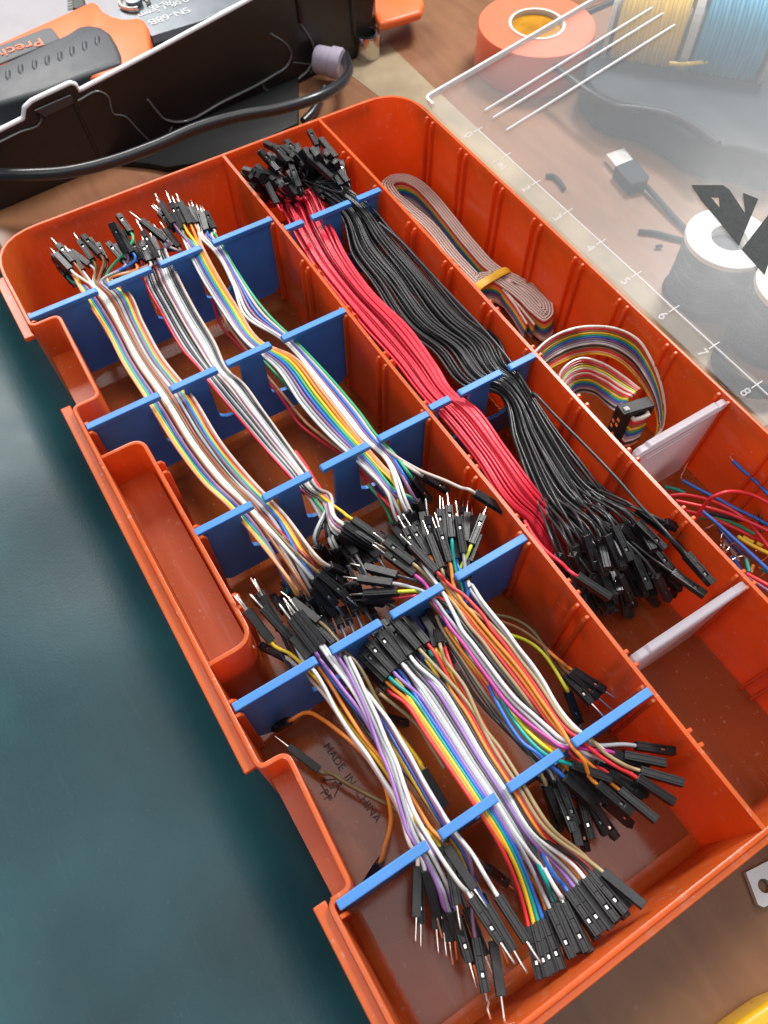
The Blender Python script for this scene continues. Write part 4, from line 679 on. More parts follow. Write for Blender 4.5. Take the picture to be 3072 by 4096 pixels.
def strands(spec, n, col, ends0, ends1, lab, grp, zj, tj, r, last=None):
    for i in range(n):
        t = (i+.5)/n; ph = random.uniform(0, 6.28); am = random.uniform(.3, 1)*tj; zo = random.uniform(-zj, .0); fr_ = random.choice((.22, .3, .4)); pts = []
        for k, (l, q, zl, zr) in enumerate(spec):
            tt = min(1.0, max(0, t+am*math.sin(ph+k*fr_))); z_ = zo*(1 if k not in (1, 6, 7) else .8)
            a = at(*l, zl+z_); b = at(*q, zr+z_); pts.append(a+(b-a)*tt)
        jumper(col, pts, ends0[i % len(ends0)] if ends0 else None, ends1[i % len(ends1)] if ends1 else None, lab, grp, r=r)
def rnd_ends(c, region, n, z0, z1, L, ang, sp, kind):   # region: polygon as (x0,y0)-(x1,y1) line with depth offsets
    out = []
    for i in range(n):
        t = (i+.5)/n; (x0, y0), (x1, y1), (dx, dy) = region; s = random.random()
        x = x0+(x1-x0)*t+dx*s+rr(15); y = y0+(y1-y0)*t+dy*s+rr(15); a = ang[0]+(ang[1]-ang[0])*t+rr(sp)
        z = z0+(z1-z0)*s; p = at(c, x, y, z); tp = tip_at(c, x+L*math.cos(a), y+L*math.sin(a), p, CL, random.random() < .75)
        lo = min(p[1], tp[1])
        if lo < VB+.10: p[1] += VB+.10-lo; tp[1] += VB+.10-lo
        hi = max(p[1], tp[1])
        if hi > VC-.08: p[1] -= hi-VC+.08; tp[1] -= hi-VC+.08
        out.append(End(p, tp-p, kind, random.choice([0, 0, PI/2, PI])+rr(.25)))
    return out
random.seed(21)
eR = rnd_ends('c5', ((200, 330), (470, 420), (-20, 130)), 44, .0, -.6, 130, (-2.7, -2.1), .3, 'f')
eR[9] = E_('c5', 330, 295, .02, 205, 150, 'f', 0); eR[4] = E_('c5', 315, 480, .02, 250, 350, 'f', PI); eR[18] = E_('c5', 470, 420, -.1, 380, 280, 'f', 0)
random.seed(5)
strands(RS, 44, 'pink', eR, None, 'thin red jumper wire among the long red wires of the middle channel', 'long red jumper wires', .24, .10, .0195)
jumper('pink', ln('d3', [-.4, -.2], 190, 880, 260, 990, 330, 1070, 420, 1140), None, E_('d3', 505, 1213, -.02, 705, 1345, 'f', PI), 'red jumper wire whose grey topped connector lies against the long divider')
random.seed(11)
eB0 = rnd_ends('c5', ((330, 200), (700, 290), (60, 120)), 76, .12, -.55, 135, (-2.4, -2.0), .25, 'f')
sp_e = [(640, 320, 500, 190, .12), (490, 260, 430, 120, .06), (380, 180, 240, 110, .1), (320, 280, 210, 160, .1), (610, 290, 520, 140, .1), (670, 200, 575, 85, .14), (560, 130, 510, 40, .08), (740, 350, 650, 230, .05), (450, 380, 400, 250, .02), (700, 370, 640, 240, .02), (300, 340, 190, 250, .02), (250, 310, 110, 270, .02), (580, 420, 510, 340, -.1), (460, 200, 370, 100, .05)]
for i, q in enumerate(sp_e): eB0[(i*3+1) % 76] = E_('c5', q[0], q[1], q[4], q[2], q[3], 'f', random.choice([0, 0, PI]))
eB1 = rnd_ends('d3', ((370, 1060), (870, 850), (190, 330)), 76, -.28, -1.25, 190, (1.35, .9), .3, 'f')
sp_e = [(555, 965, 620, 1170, -.2), (640, 985, 700, 1180, -.25), (680, 965, 770, 1165, -.16), (730, 915, 850, 1160, -.12), (870, 810, 1050, 940, -.25), (870, 890, 1040, 1060, -.22), (1035, 885, 1205, 975, -.2), (1160, 1085, 1330, 1275, -.45), (1080, 1190, 1280, 1330, -.4), (480, 1080, 530, 1210, -.3), (390, 1085, 440, 1220, -.35), (850, 1090, 960, 1340, -.5), (980, 1210, 1060, 1357, -.5), (930, 1000, 1080, 1180, -.45), (760, 1210, 830, 1357, -.55), (600, 1210, 690, 1330, -.55), (1100, 1000, 1260, 1190, -.5)]
for i, q in enumerate(sp_e): eB1[(i*5+2) % 76] = E_('d3', q[0], q[1], q[4], q[2], q[3], 'f', random.choice([0, 0, PI]))
def by(e): return float(e.p[1])
def sort_ends(es):   # nearest lateral order keeps the wires from knotting
    idx = sorted(range(len(es)), key=lambda i: es[i].p[1]-.35*es[i].p[0]); return [es[i] for i in idx]
strands(BS, 76, 'black', sort_ends(eB0), sort_ends(eB1), 'thin black jumper wire among the long black wires of the middle channel', 'long black jumper wires', .40, .15, .0178)
jumper('black', ln('c5', [-.1, -.05, -.08], 930, 590, 1060, 700, 1180, 830, 1300, 960)+ln('d2', [-.12, -.2], 1440, 250, 1560, 430)+ln('d3', [-.1, -.05, -.1], 240, 110, 380, 250, 560, 430, 760, 640, 900, 800, 1000, 900, 1100, 1010), None, E_('d3', 1165, 1080, -.2, 1330, 1270, 'f', 0), 'single black jumper wire straying along the right divider of the middle channel')
# ------------------------------------------------------------------ right channel: folded ribbon cable, rainbow cable loop, breadboard wires
def closed_offset(P, d):
    P = np.asarray(P, float); n = len(P); out = []
    for i in range(n):
        e = P[(i+1) % n]-P[i-1]; e /= np.linalg.norm(e)+1e-9; out.append(P[i]+d*np.array([-e[1], e[0]]))
    return np.array(out)
rb = [at(*q, -1.2)[:2] for q in (('z3', 910, 1420), ('z3', 760, 1265), ('z3', 600, 1070), ('z3', 470, 960), ('z3', 380, 880), ('z3', 345, 800), ('z3', 400, 758), ('z3', 490, 752), ('z3', 580, 790), ('z3', 660, 860), ('z3', 780, 1000), ('z3', 920, 1170), ('z3', 1060, 1310),
     ('c6', 180, 620), ('c6', 290, 690), ('c6', 365, 780), ('c6', 365, 850), ('c6', 310, 890), ('c6', 230, 840), ('c6', 150, 760), ('c6', 60, 690), ('c6', -10, 650))]
rb = smooth_path([np.r_[p, 0] for p in rb+rb[:1]], 5)[:-1, :2]
area = 0.5*sum(rb[i-1][0]*rb[i][1]-rb[i][0]*rb[i-1][1] for i in range(len(rb))); sg = 1 if area > 0 else -1
turns = 5; spir = []
offs = [closed_offset(rb, sg*.046*k) for k in range(turns+2)]
for k in range(turns):
    for i in range(len(rb)):
        t = i/len(rb); spir.append(offs[k][i]*(1-t)+offs[k+1][i]*t)
spir = [s_ for i, s_ in enumerate(spir)]
cab = empty('ribbon_cable', (1.8, -.45, -1.66), 'beige edged rainbow ribbon cable folded in loops and held by a yellow band', 'ribbon cable')
for i, c in enumerate(['taupe', 'red', 'peach', 'yellow', 'green', 'blue', 'plum', 'grey', 'cream', 'taupe']):
    mb = MB(); mb.tube([(x+.012*i, y, -1.20-.040*i) for x, y in spir], .0205, 6); mb.part('wire', MT['w_'+c], cab, smooth=60, label=c+' wire')
for q, z0 in ((('c6', 205, 900), -1.2), (('c6', 250, 905), -1.2)):
    p = at(*q, z0); a = at('c6', 60, 690, -1.2)
    for i, c in enumerate(['taupe', 'red', 'peach', 'yellow', 'green', 'blue', 'plum', 'grey']):
        mb = MB(); mb.tube([a+np.array([0, 0, -.04*i]), (a+p)/2+np.array([0, .02, -.04*i]), p+np.array([0, 0, -.04*i])], .0205, 6); mb.part('cut_end', MT['w_'+c], cab, smooth=60)
a = at('z3', 918, 1432, -1.16); b = at('z3', 1108, 1322, -1.16)
MT['band'] = mat('yellow_rubber', (.72, .42, .03), .45)
mb = MB(); ax = nrm(b-a); R_ = np.linalg.norm(b-a)/2+.03; cc = (a+b)/2; loop = []
for k in range(33):
    t = 2*PI*k/32; x_ = math.copysign(abs(math.cos(t))**.45, math.cos(t)); z_ = math.copysign(abs(math.sin(t))**.45, math.sin(t)); loop.append(cc+ax*R_*x_+np.array([0, 0, -.225+.25*z_]))
mb.tube(loop, .03, 6, cap=False, flat=2.6); mb.thing('rubber_band', MT['band'], 'yellow rubber band round the folded beige ribbon cable', 'rubber band', smooth=60)
# rainbow ribbon loop with its black socket connector
root = empty('rainbow_cable', at('c6', 650, 1150, -1.6), 'wide rainbow ribbon cable coiled in the right channel, ending in a black socket', 'ribbon cable')
LC = ['cream', 'red', 'brown', 'yellow', 'green', 'blue', 'plum', 'grey', 'white', 'black', 'brown', 'red', 'peach', 'yellow']
def flatcable(cols, st, r=.021):
    n = len(cols)
    for i, c in enumerate(cols):
        t = (i+.5)/n; P = [np.asarray(l)+(np.asarray(q)-np.asarray(l))*t for l, q in st]
        mb = MB(); mb.tube(smooth_path(P), r, 6); mb.part('wire', MT['w_'+c], root, smooth=60, label=c+' wire')
pr = lambda l, zl, q, zr: (at(*l, zl), at(*q, zr))
def at_v(c, x, y, v): d = ray(c, x, y); return CAM_C+d*((v-CAM_C[1])/d[1])
pv = lambda l, vl, q, vr: (at_v(*l, vl), at_v(*q, vr))
flatcable(LC, [pr(('c6', 235, 1080), -.5, ('c6', 320, 1180), -.85), pr(('c6', 330, 990), -.45, ('c6', 430, 1125), -.85), pr(('c6', 450, 930), -.42, ('c6', 530, 1090), -.9), pv(('c6', 600, 907), -.32, ('c6', 630, 1082), -.38), pv(('c6', 750, 922), -.15, ('c6', 740, 1115), -.24),
     pv(('c6', 880, 990), -.07, ('c6', 835, 1190), -.14), pv(('c6', 950, 1095), -.06, ('c6', 900, 1270), -.12), pv(('c6', 1000, 1210), -.06, ('c6', 950, 1350), -.12), pv(('d3', 1032, 140), -.07, ('d3', 985, 230), -.13), pv(('d3', 1036, 250), -.1, ('d3', 995, 300), -.16), pv(('d3', 1010, 340), -.17, ('d3', 970, 390), -.24), pv(('d3', 930, 420), -.4, ('d3', 900, 450), -.45)])
flatcable(['taupe', 'red', 'brown', 'lime', 'cream', 'red', 'cream', 'red', 'brown', 'yellow', 'green', 'blue', 'plum', 'grey', 'black', 'grey'],
     [pr(('c6', 392, 1260), -.85, ('c6', 440, 1450), -1.3), pr(('c6', 400, 1200), -.8, ('c6', 470, 1350), -1.3), pr(('c6', 445, 1140), -.78, ('c6', 540, 1310), -1.3), pr(('c6', 540, 1098), -.78, ('c6', 620, 1330), -1.3), pr(('c6', 650, 1125), -.78, ('c6', 690, 1390), -1.25), pr(('c6', 790, 1210), -.75, ('d3', 730, 215), -1.15), pr(('c6', 890, 1290), -.7, ('d3', 755, 195), -.75)])
MT['idc'] = mat('black_socket_plastic', (.010, .010, .011), .5, bump=.1, bscale=300, spec=.3)
A, B, Cc, D = (at('d3', x, y, -.6) for x, y in ((745, 180), (935, 125), (980, 185), (790, 240)))
dn = np.array([.0, .04, -.95])
mb = MB(); mb.add([A, B, Cc, D, A+dn, B+dn, Cc+dn, D+dn], [(0, 1, 2, 3), (7, 6, 5, 4), (0, 4, 5, 1), (1, 5, 6, 2), (2, 6, 7, 3), (3, 7, 4, 0)])
sock = mb.part('socket', MT['idc'], root, bevel=.012)
ou = nrm(np.cross(D-A, dn)); ou = ou if ou[1] < 0 else -ou
for r_ in range(6):
    for k in range(2):
        p = A+(D-A)*(.28+.44*k)+dn*(.2+.125*r_)+ou*.004; w = nrm(D-A)*.028; hh = nrm(dn)*.035
        mb = MB(); mb.add([p-w-hh, p+w-hh, p+w+hh, p-w+hh, p+ou*-.02], [(0, 1, 2, 3), (0, 1, 4), (1, 2, 4), (2, 3, 4), (3, 0, 4)]); mb.part('socket_hole', MT['metal'] if (r_+k) % 3 else MT['hole'], sock)
cl = A+(D-A)*.62+(B-A)*.16; t1 = nrm(B-A); t2 = nrm(D-A)
mb = MB(); mb.add([cl+t1*x+t2*y+np.array([0, 0, z]) for z in (-.01, .03) for x, y in ((-.035, -.03), (.035, -.03), (.035, .03), (-.035, .03))], [(0, 1, 2, 3), (4, 5, 6, 7), (0, 1, 5, 4), (1, 2, 6, 5), (2, 3, 7, 6), (3, 0, 4, 7)]); mb.part('clip', MT['frost'], sock)
on = nrm(np.cross(Cc-D, dn)); on = on if on[0] > 0 else -on
for i, c in enumerate(['cream', 'red', 'brown', 'yellow', 'green', 'blue', 'grey', 'white', 'black', 'peach']):
    s0 = D+(Cc-D)*.36+dn*(.16+.078*i)+on*.01; s1 = D+(Cc-D)*.80+dn*(.12+.078*i)+on*.01; mb = MB()
    mb.tube([s0-on*.03, s0+on*.03, (s0+s1)/2+on*.045, s1+on*.03, s1-on*.03], .036, 6); mb.part('folded_strip', MT['w_'+c], sock, smooth=60)
# stiff breadboard wires
def bwire(col, z, xy, e0=None, e1=None, label='', r=.027):
    P = ln('z4', z, *xy); pth = smooth_path(P); g = 'stiff breadboard wires in the right channel'
    rt = empty('breadboard_wire', pth[len(pth)//2], label, 'breadboard wire', g); mb = MB(); mb.tube(pth, r, 7); mb.part('insulation', MT['w_'+col], rt, smooth=60)
    for end, p in ((e0, pth[0]), (e1, pth[-1])):
        if end: q = [p]+[at('z4', end[i], end[i+1], p[2]+.02) for i in range(0, len(end), 2)]; mb = MB(); mb.tube(smooth_path(q) if len(q) > 2 else [q[0], (q[0]+q[1])/2, q[1]], .012, 6); mb.part('bare_end', MT['metal'], rt, smooth=60)
bwire('blue', [-.75, -.7], (1060, 600, 1180, 710, 1300, 815, 1430, 950), (1035, 560, 1100, 510, 1165, 458), None, 'blue breadboard wire standing highest against the right wall')
bwire('blue', [-1.35, -1.2], (565, 790, 750, 890, 900, 965, 1060, 1055, 1220, 1130, 1450, 1250), (552, 770, 580, 700, 612, 628), None, 'long blue breadboard wire starting below the frosted divider')
bwire('red', [-1.15, -1.1], (440, 940, 560, 930, 700, 950, 900, 1010, 1060, 1090, 1200, 1190, 1300, 1300, 1440, 1480), None, None, 'red breadboard wire curving farthest into the channel')
bwire('red', [-1.1, -1.0], (500, 990, 640, 1020, 800, 1055, 1000, 1110, 1200, 1190, 1440, 1300), None, None, 'red breadboard wire running straight under the red arch')
bwire('red', [-1.2, -.65, -.7], (700, 1165, 740, 1090, 800, 1010, 860, 955, 960, 912, 1080, 900, 1240, 930, 1440, 1030), None, None, 'red breadboard wire arching over the others')
bwire('red', [-1.25, -1.25], (600, 1090, 760, 1130, 920, 1190, 1100, 1270, 1300, 1370, 1440, 1420), None, None, 'red breadboard wire lying low near the blue diagonal')
bwire('teal', [-1.4, -1.4], (390, 855, 450, 865, 520, 885, 590, 918), None, (630, 935), 'teal breadboard wire near the foot of the frosted divider')
bwire('green', [-1.35, -1.35], (720, 1160, 900, 1160, 1060, 1210, 1180, 1270, 1270, 1320), None, None, 'dark green breadboard wire behind the blue diagonal one')
bwire('black', [-1.3, -1.3], (830, 1110, 980, 1145, 1100, 1170, 1260, 1200), None, None, 'black breadboard wire under the red ones')
bwire('blue', [-1.1, -1.05], (750, 1085, 900, 1210, 1050, 1345, 1180, 1460, 1300, 1570, 1440, 1700), None, None, 'blue breadboard wire crossing the heap diagonally')
bwire('yellow', [-1.15, -1.1], (1110, 1340, 1200, 1400, 1300, 1455, 1440, 1520), None, None, 'long yellow breadboard wire')
bwire('yellow', -1.2, (1160, 1345, 1210, 1375, 1262, 1400), None, None, 'short yellow breadboard wire beside the long one')
bwire('yellow', -1.2, (1295, 1405, 1325, 1420, 1350, 1432), None, (1375, 1400), 'shortest yellow breadboard wire stub')
bwire('navy', [-1.35, -1.35], (930, 1270, 1020, 1370, 1100, 1460, 1200, 1560), None, None, 'navy breadboard wire deep in the heap')
bwire('brown', -1.2, (1085, 1405, 1150, 1455, 1225, 1515), (1050, 1415, 1000, 1490), None, 'short brown breadboard wire with one bare bent leg')
bwire('orange', -1.2, (1262, 1625, 1250, 1660, 1240, 1700), None, None, 'short orange breadboard wire standing upright')
bwire('teal', -1.15, (1192, 1560, 1205, 1620, 1222, 1690), (1170, 1535, 1110, 1545, 1055, 1572), None, 'short teal breadboard wire with a long bent bare leg')
bwire('teal', -1.15, (1345, 1660, 1390, 1685, 1450, 1720), (1310, 1640), None, 'teal breadboard wire at the right edge of the picture')
bwire('blue', [-1.4, -1.4], (1040, 1540, 1100, 1600, 1150, 1680, 1220, 1740), (1120, 1490), None, 'blue breadboard wire at the bottom of the heap')
bwire('grey', [-1.45, -1.4], (980, 1380, 1050, 1470, 1120, 1590), None, None, 'grey breadboard wire lying on the channel floor')
bwire('red', [-1.1, -1.0], (1200, 1710, 1300, 1765, 1440, 1840), None, None, 'red breadboard wire nearest the lower frosted divider')
bwire('plum', [-1.2, -1.1], (1180, 1730, 1300, 1810, 1440, 1900), None, None, 'purple breadboard wire nearest the lower frosted divider')
bwire('black', [-1.15, -1.3], (1322, 1010, 1325, 1080, 1330, 1160, 1345, 1300), (1315, 990), None, 'black breadboard wire standing upright at the right edge')
MT['gold'] = mat('bare_wire', (.80, .78, .72), .3, metal=1.0)
mb = MB()
for xy in ((775, 1268, 895, 1225), (940, 1420, 950, 1460), (1000, 1495, 940, 1480), (1010, 1490, 950, 1440), (1330, 1740, 1370, 1700), (1290, 1480, 1300, 1500), (960, 1310, 920, 1420), (1330, 1590, 1380, 1560)):
    p = ln('z4', -1.25, *xy); mb.tube([p[0], (p[0]+p[1])/2, p[1]+np.array([0, 0, .1])], .012, 5)
o = mb.thing('wire_clippings', MT['metal'], 'bare bent wire legs sticking out of the breadboard wire heap', 'wire legs', kind='stuff')
# ------------------------------------------------------------------ things around the box
MT['blackp'] = mat('black_case_plastic', (.016, .015, .015), .34, bump=.2, bscale=350)
MT['blackrib'] = mat('black_case_rib_highlight', (.10, .10, .10), .16)  # same black plastic; the highlight on the ribs is put into a paler colour
MT['rubber'] = mat('black_cable_rubber', (.018, .019, .022), .30, bump=.05)
CR['f1'] = (0, 0, 2.07375); CR['f2'] = (900, 0, 2.765)
# black tool case: near wall in its own plane
P0 = np.array([-4.05, -7.1, -1.75]); P1 = np.array([-4.80, 1.50, -1.75]); e1_ = nrm(P1-P0); nW = np.array([-e1_[1], e1_[0], 0.0]); nW = nW if nW[0] > 0 else -nW
def on_wall(c, x, y, off=0.0):
    d = ray(c, x, y); o = P0+nW*off; return CAM_C+d*(((o-CAM_C)@nW)/(d@nW))
case = empty('tool_case', (-4.6, -3, -1.75), 'black plastic tool case behind the orange box, its rim catching the light', 'tool case')
def wallpoly(mb, pts, off0, off1):
    F0 = [p+nW*off0 for p in pts]; F1 = [p+nW*off1 for p in pts]; n = len(pts); mb.add(F0+F1, [tuple(range(n)), tuple(range(n, 2*n))]+[(i, (i+1) % n, n+(i+1) % n, n+i) for i in range(n)])
rim = [('c1', -120, 860), ('c1', 0, 800), ('c1', 150, 725), ('c1', 158, 660), ('c1', 200, 620), ('c1', 430, 512), ('c1', 460, 520), ('c1', 480, 560), ('c1', 900, 340), ('c1', 1500, 15), ('c1', 1900, -200)]
top = [on_wall(*q) for q in rim]; rt_ = on_wall('c2', 780, -180)
poly = top+[rt_, P1+e1_*.15, P1+e1_*.1+np.array([0, 0, .0]), P0-e1_*.3]
mb = MB(); wallpoly(mb, poly, 0, -.12); mb.part('side_wall', MT['blackp'], case, bevel=.02)
mb = MB(); mb.tube([p+np.array([0, 0, .01])-nW*.05 for i_ in range(len(top)-1) for p in (top[i_]+(top[i_+1]-top[i_])*.06, top[i_]+(top[i_+1]-top[i_])*.5, top[i_]+(top[i_+1]-top[i_])*.94)], .048, 8); MT['rimw'] = mat('case_rim_highlight', (.74, .77, .79), .25); mb.part('rim', MT['rimw'], case, smooth=60)  # rim of the black case; its bright reflection is painted as a pale colour
mb = MB(); c1_ = P1+e1_*.15; q = [c1_+nW*0]+[c1_-nW*.5*(1-math.cos(t))+e1_*.5*math.sin(t) for t in (.4, .8, 1.2, 1.57)]+[c1_-nW*5+e1_*.5]
for i in range(len(q)-1):
    a, b = q[i], q[i+1]; mb.add([a, b, b+np.array([0, 0, 3.0]), a+np.array([0, 0, 3.0])], [(0, 1, 2, 3)])
mb.part('corner', MT['blackp'], case, smooth=30)
mb = MB()
q0 = P0-e1_*.3; mb.add([q0, q0-nW*5, q0-nW*5+np.array([0, 0, 1.3]), q0+np.array([0, 0, 1.3])], [(0, 1, 2, 3)]); mb.part('end_wall', MT['blackp'], case)
for line, r_ in (((('c1', -60, 885), ('c1', 120, 797), ('c1', 245, 738), ('c1', 252, 705)), .02), ((('c1', 470, 608), ('c1', 605, 552), ('c1', 645, 575), ('c1', 690, 690), ('c1', 742, 697), ('c1', 830, 780), ('c1', 905, 855)), .02),
              ((('c1', 890, 600), ('c1', 940, 665), ('c1', 990, 718), ('c1', 1070, 737), ('c1', 1350, 612), ('c1', 1660, 448), ('f2', 690, 725), ('f2', 735, 600), ('f2', 700, 520), ('f2', 500, 370)), .028),
              ((('c1', 1420, 665), ('c1', 1660, 545), ('f2', 470, 1010), ('f2', 910, 790), ('f2', 1000, 600), ('f2', 970, 490), ('f2', 830, 260)), .03), ((('f2', 405, 925), ('f2', 440, 990), ('f2', 475, 1015)), .02), ((('c1', 1580, 500), ('c1', 1610, 550)), .02), ((('f2', 745, 690), ('f2', 930, 710)), .018), ((('f2', 945, 810), ('f2', 1020, 640)), .025), ((('c1', 1040, 765), ('c1', 1020, 800)), .02)):
    pts = [on_wall(*p, .02) for p in line]; mb = MB(); mb.tube(smooth_path(pts, 5) if len(pts) > 2 else [pts[0], (pts[0]+pts[1])/2, pts[1]], r_, 6); mb.part('moulded_rib', MT['blackrib'], case, smooth=60)
a = [on_wall('c1', x, y, .0) for x, y in ((200, 660), (420, 565), (440, 615), (265, 700))]
mb = MB(); wallpoly(mb, a, .01, .05); MT['latch'] = mat('grey_black_latch', (.05, .05, .053), .3); mb.part('latch', MT['latch'], case, bevel=.015)
for (x0, y0, x1, y1, w) in ((1295, 0, 1300, 170, .06), (0, 0, 0, 0, 0)):
    pass
for c_, x0, y0, x1, y1 in (('f2', 800, -40, 840, 240), ('f2', 1400, -40, 1430, 380)):
    p, q = on_wall(c_, x0, y0, .0), on_wall(c_, x1, y1, .0); mb = MB(); mb.tube([p, (p+q)/2, q], .07, 6); mb.part('moulded_rib', MT['blackp'], case, smooth=60)
for c_, x0, y0, x1, y1 in (('c1', 230, 690, 270, 730), ('c1', 425, 580, 600, 950)):
    p, q = on_wall(c_, x0, y0, .01), on_wall(c_, x1, y1, .01); mb = MB(); mb.tube([p, (p+q)/2, q], .03, 6); mb.part('moulded_rib', MT['blackp'], case, smooth=60)
mb = MB(); mb.ext([tuple(at('c1', x, y, -1.6)[:2]) for x, y in ((560, 900), (640, 960), (900, 985), (1000, 1005), (1300, 965), (1800, 740), (1800, 440), (900, 790))], -1.74, -1.6); MT['blackm'] = mat('matt_black_base', (.008, .008, .008), .55, spec=.2); mb.part('base_flange', MT['blackm'], case, bevel=.04, smooth=40)
# pale tray in the case, crimping tool lying on it
MT['tray'] = mat('pale_tray', (.27, .255, .275), .5)
mb = MB(); b0 = P0-e1_*.2-nW*.14; b1 = P1-nW*.14; mb.add([b0+np.array([0, 0, .40]), b1+np.array([0, 0, .40]), b1-nW*9+np.array([0, 0, .40]), b0-nW*9+np.array([0, 0, .40])]+[b0, b1, b1-nW*9, b0-nW*9], [(0, 1, 2, 3), (4, 5, 6, 7), (0, 1, 5, 4), (1, 2, 6, 5), (2, 3, 7, 6), (3, 0, 4, 7)])
mb.thing('tray', MT['tray'], 'pale grey tray inside the black tool case under the crimping tool', 'tray')
MT['hor'] = mat('orange_handle_plastic', (.80, .145, .032), .42); MT['grip'] = mat('dark_grip_rubber', (.045, .05, .058), .5, bump=.15, bscale=500); MT['plate'] = mat('dark_steel', (.20, .22, .24), .36, metal=.85); MT['mark'] = mat('etched_mark', (.55, .56, .56), .5)
ZH = -.62
cr = empty('crimping_tool', at('f1', 600, 400, 0), 'crimping tool with orange handle and ribbed dark grip lying in the black case', 'crimping tool')
def fl(pts, z): return [at('f1', x, y, z)[:2] for x, y in pts]
def slab(pts, z0, z1, r=0): mb = MB(); P = [tuple(p) for p in fl(pts, ZH)]; mb.ext(rounded(P, r) if r else P, z0, z1); return mb
slab([(-80, 405), (0, 350), (560, 98), (700, 32), (765, 5), (805, 25), (845, 80), (930, 130), (1030, 152), (1150, 142), (1195, 162), (1228, 215), (1248, 400), (1225, 470), (1000, 620), (700, 640), (400, 740), (-80, 880)], ZH-.55, ZH).part('handle', MT['hor'], cr, bevel=.07, seg=3, smooth=40)
slab([(-80, 425), (0, 388), (380, 242), (430, 240), (462, 275), (500, 332), (470, 350), (-80, 575)], ZH-.1, ZH+.03).part('label_plate', MT['grip'], cr, bevel=.02)
gp = [(-80, 590), (0, 560), (490, 335), (560, 303), (660, 237), (750, 224), (850, 242), (920, 292), (975, 385), (1010, 470), (1016, 540), (700, 650), (400, 770), (0, 880), (-80, 900)]
slab(gp, ZH-.6, ZH+.06).part('grip', MT['grip'], cr, bevel=.09, seg=3, smooth=40)
for x, y in ((810, 300), (705, 345), (600, 388), (500, 430), (395, 465), (290, 500), (175, 535), (70, 585)):
    a, b, c2_ = at('f1', x, y+12, ZH+.05), at('f1', x+5, y+90, ZH+.02), at('f1', x+45, y+230, ZH-.2); mb = MB(); mb.tube(smooth_path([a, b, c2_], 5), [.05]+[.055]*(len(smooth_path([a, b, c2_], 5))-2)+[.04], 7); mb.part('grip_rib', MT['grip'], cr, smooth=60)
a = at('f1', 365, 385, ZH+.035); b = at('f1', -10, 500, ZH+.035); xd = b-a; yd = np.array([-xd[1], xd[0], 0])
a_ = at('f1', 362, 352, ZH+.035); text_mesh('lettering', 'Preciva', at('f1', 340, 315, ZH+.035), xd, np.cross([0, 0, 1], xd), .40, MT['hor'], cr, depth=.02)
slab([(830, 70), (1000, 0), (1500, -230), (2100, -350), (2100, -100), (1659, 112), (1240, 240), (1180, 200), (1030, 160), (930, 140)], ZH-.3, ZH-.14).part('jaw_plate', MT['plate'], cr, bevel=.015)
p = at('f1', 1115, 30, ZH-.12); mb = MB(); mb.lathe([(0.001, 0), (.17, 0), (.17, .10), (.001, .12)], p, n=24); mb.part('pivot_pin', MT['plate'], cr, smooth=40)
mb = MB(); mb.tube([p+np.array([.29*math.cos(t), .29*math.sin(t), .03]) for t in np.linspace(.9, 6.2, 26)], .05, 6); mb.part('retaining_ring', MT['metal'], cr, smooth=60)
for tx, x, y, s_ in (('SN-68B', 1555, 60, .30), ('0.08-1.5mm', 1545, -18, .24), ('28-16', 1420, -10, .24)):
    o = at('f1', x, y, ZH-.135); xd = at('f1', x-200, y+68, ZH-.135)-o; text_mesh('lettering', tx, o, xd, np.cross([0, 0, 1], xd), s_, MT['mark'], cr, depth=.01)
MT['brass'] = mat('brass_terminals', (.72, .58, .36), .32, metal=.9)
mb = MB(); random.seed(3)
for i in range(34):
    p = at('f1', random.uniform(620, 960), random.uniform(560, 720), -1.25); q = p+np.array([rr(.12), .25+rr(.1), rr(.08)]); mb.tube([p, (p+q)/2, q], .03, 5)
mb.thing('crimp_terminals', MT['brass'], 'loose brass crimp terminals under the crimping tool grip', 'terminals', kind='stuff')
st = empty('terminal_strip', at('f1', 620, 30, -1.1), 'dark strip of small connectors at the top edge behind the orange handle', 'terminal strip')
mb = MB(); P = fl([(600, -40), (690, -40), (705, 40), (640, 70), (600, 60)], -1.0); mb.ext([tuple(p) for p in P], -1.3, -1.0); mb.part('body', MT['housing'], st, bevel=.02)
for k in range(5):
    p = at('f1', 605, -20+22*k, -1.05); q = at('f1', 560, -10+22*k, -1.05); mb = MB(); mb.tube([p, (p+q)/2, q], .03, 5); mb.part('pin', MT['metal'], st)
# cables, cap, ring, tape
mb = MB(); mb.tube(smooth_path(ln('F', [-.95, -.9, -.85, -.9, -1.25], -60, 380, 0, 377, 60, 377, 150, 371, 240, 350, 330, 318, 430, 275, 520, 250, 600, 236, 680, 212, 732, 184, 752, 155, 745, 120), 8), .105, 14); mb.thing('power_cable', MT['rubber'], 'thick black cable curving along the front of the black tool case', 'cable', smooth=60)
mb = MB(); mb.tube(smooth_path(ln('F', [-1.5, -1.55], 700, 190, 690, 215, 672, 245, 655, 262), 6), .08, 10); mb.thing('cable_end', MT['rubber'], 'short black cable piece between the tool case and the orange box', 'cable', smooth=60)
MT['lilac'] = mat('lilac_plastic', (.38, .34, .42), .4)
p = at('F', 716, 134, -1.3); ax = nrm(at('F', 745, 140, -1.3)-p); mb = MB(); mb.lathe([(.24, -.35), (.27, -.3), (.27, .0), (.30, .02), (.30, .2), (.27, .24), (.001, .25)], p, ax, 28); mb.thing('plastic_cap', MT['lilac'], 'lilac grey plastic cap lying beside the black tool case', 'cap', smooth=35)
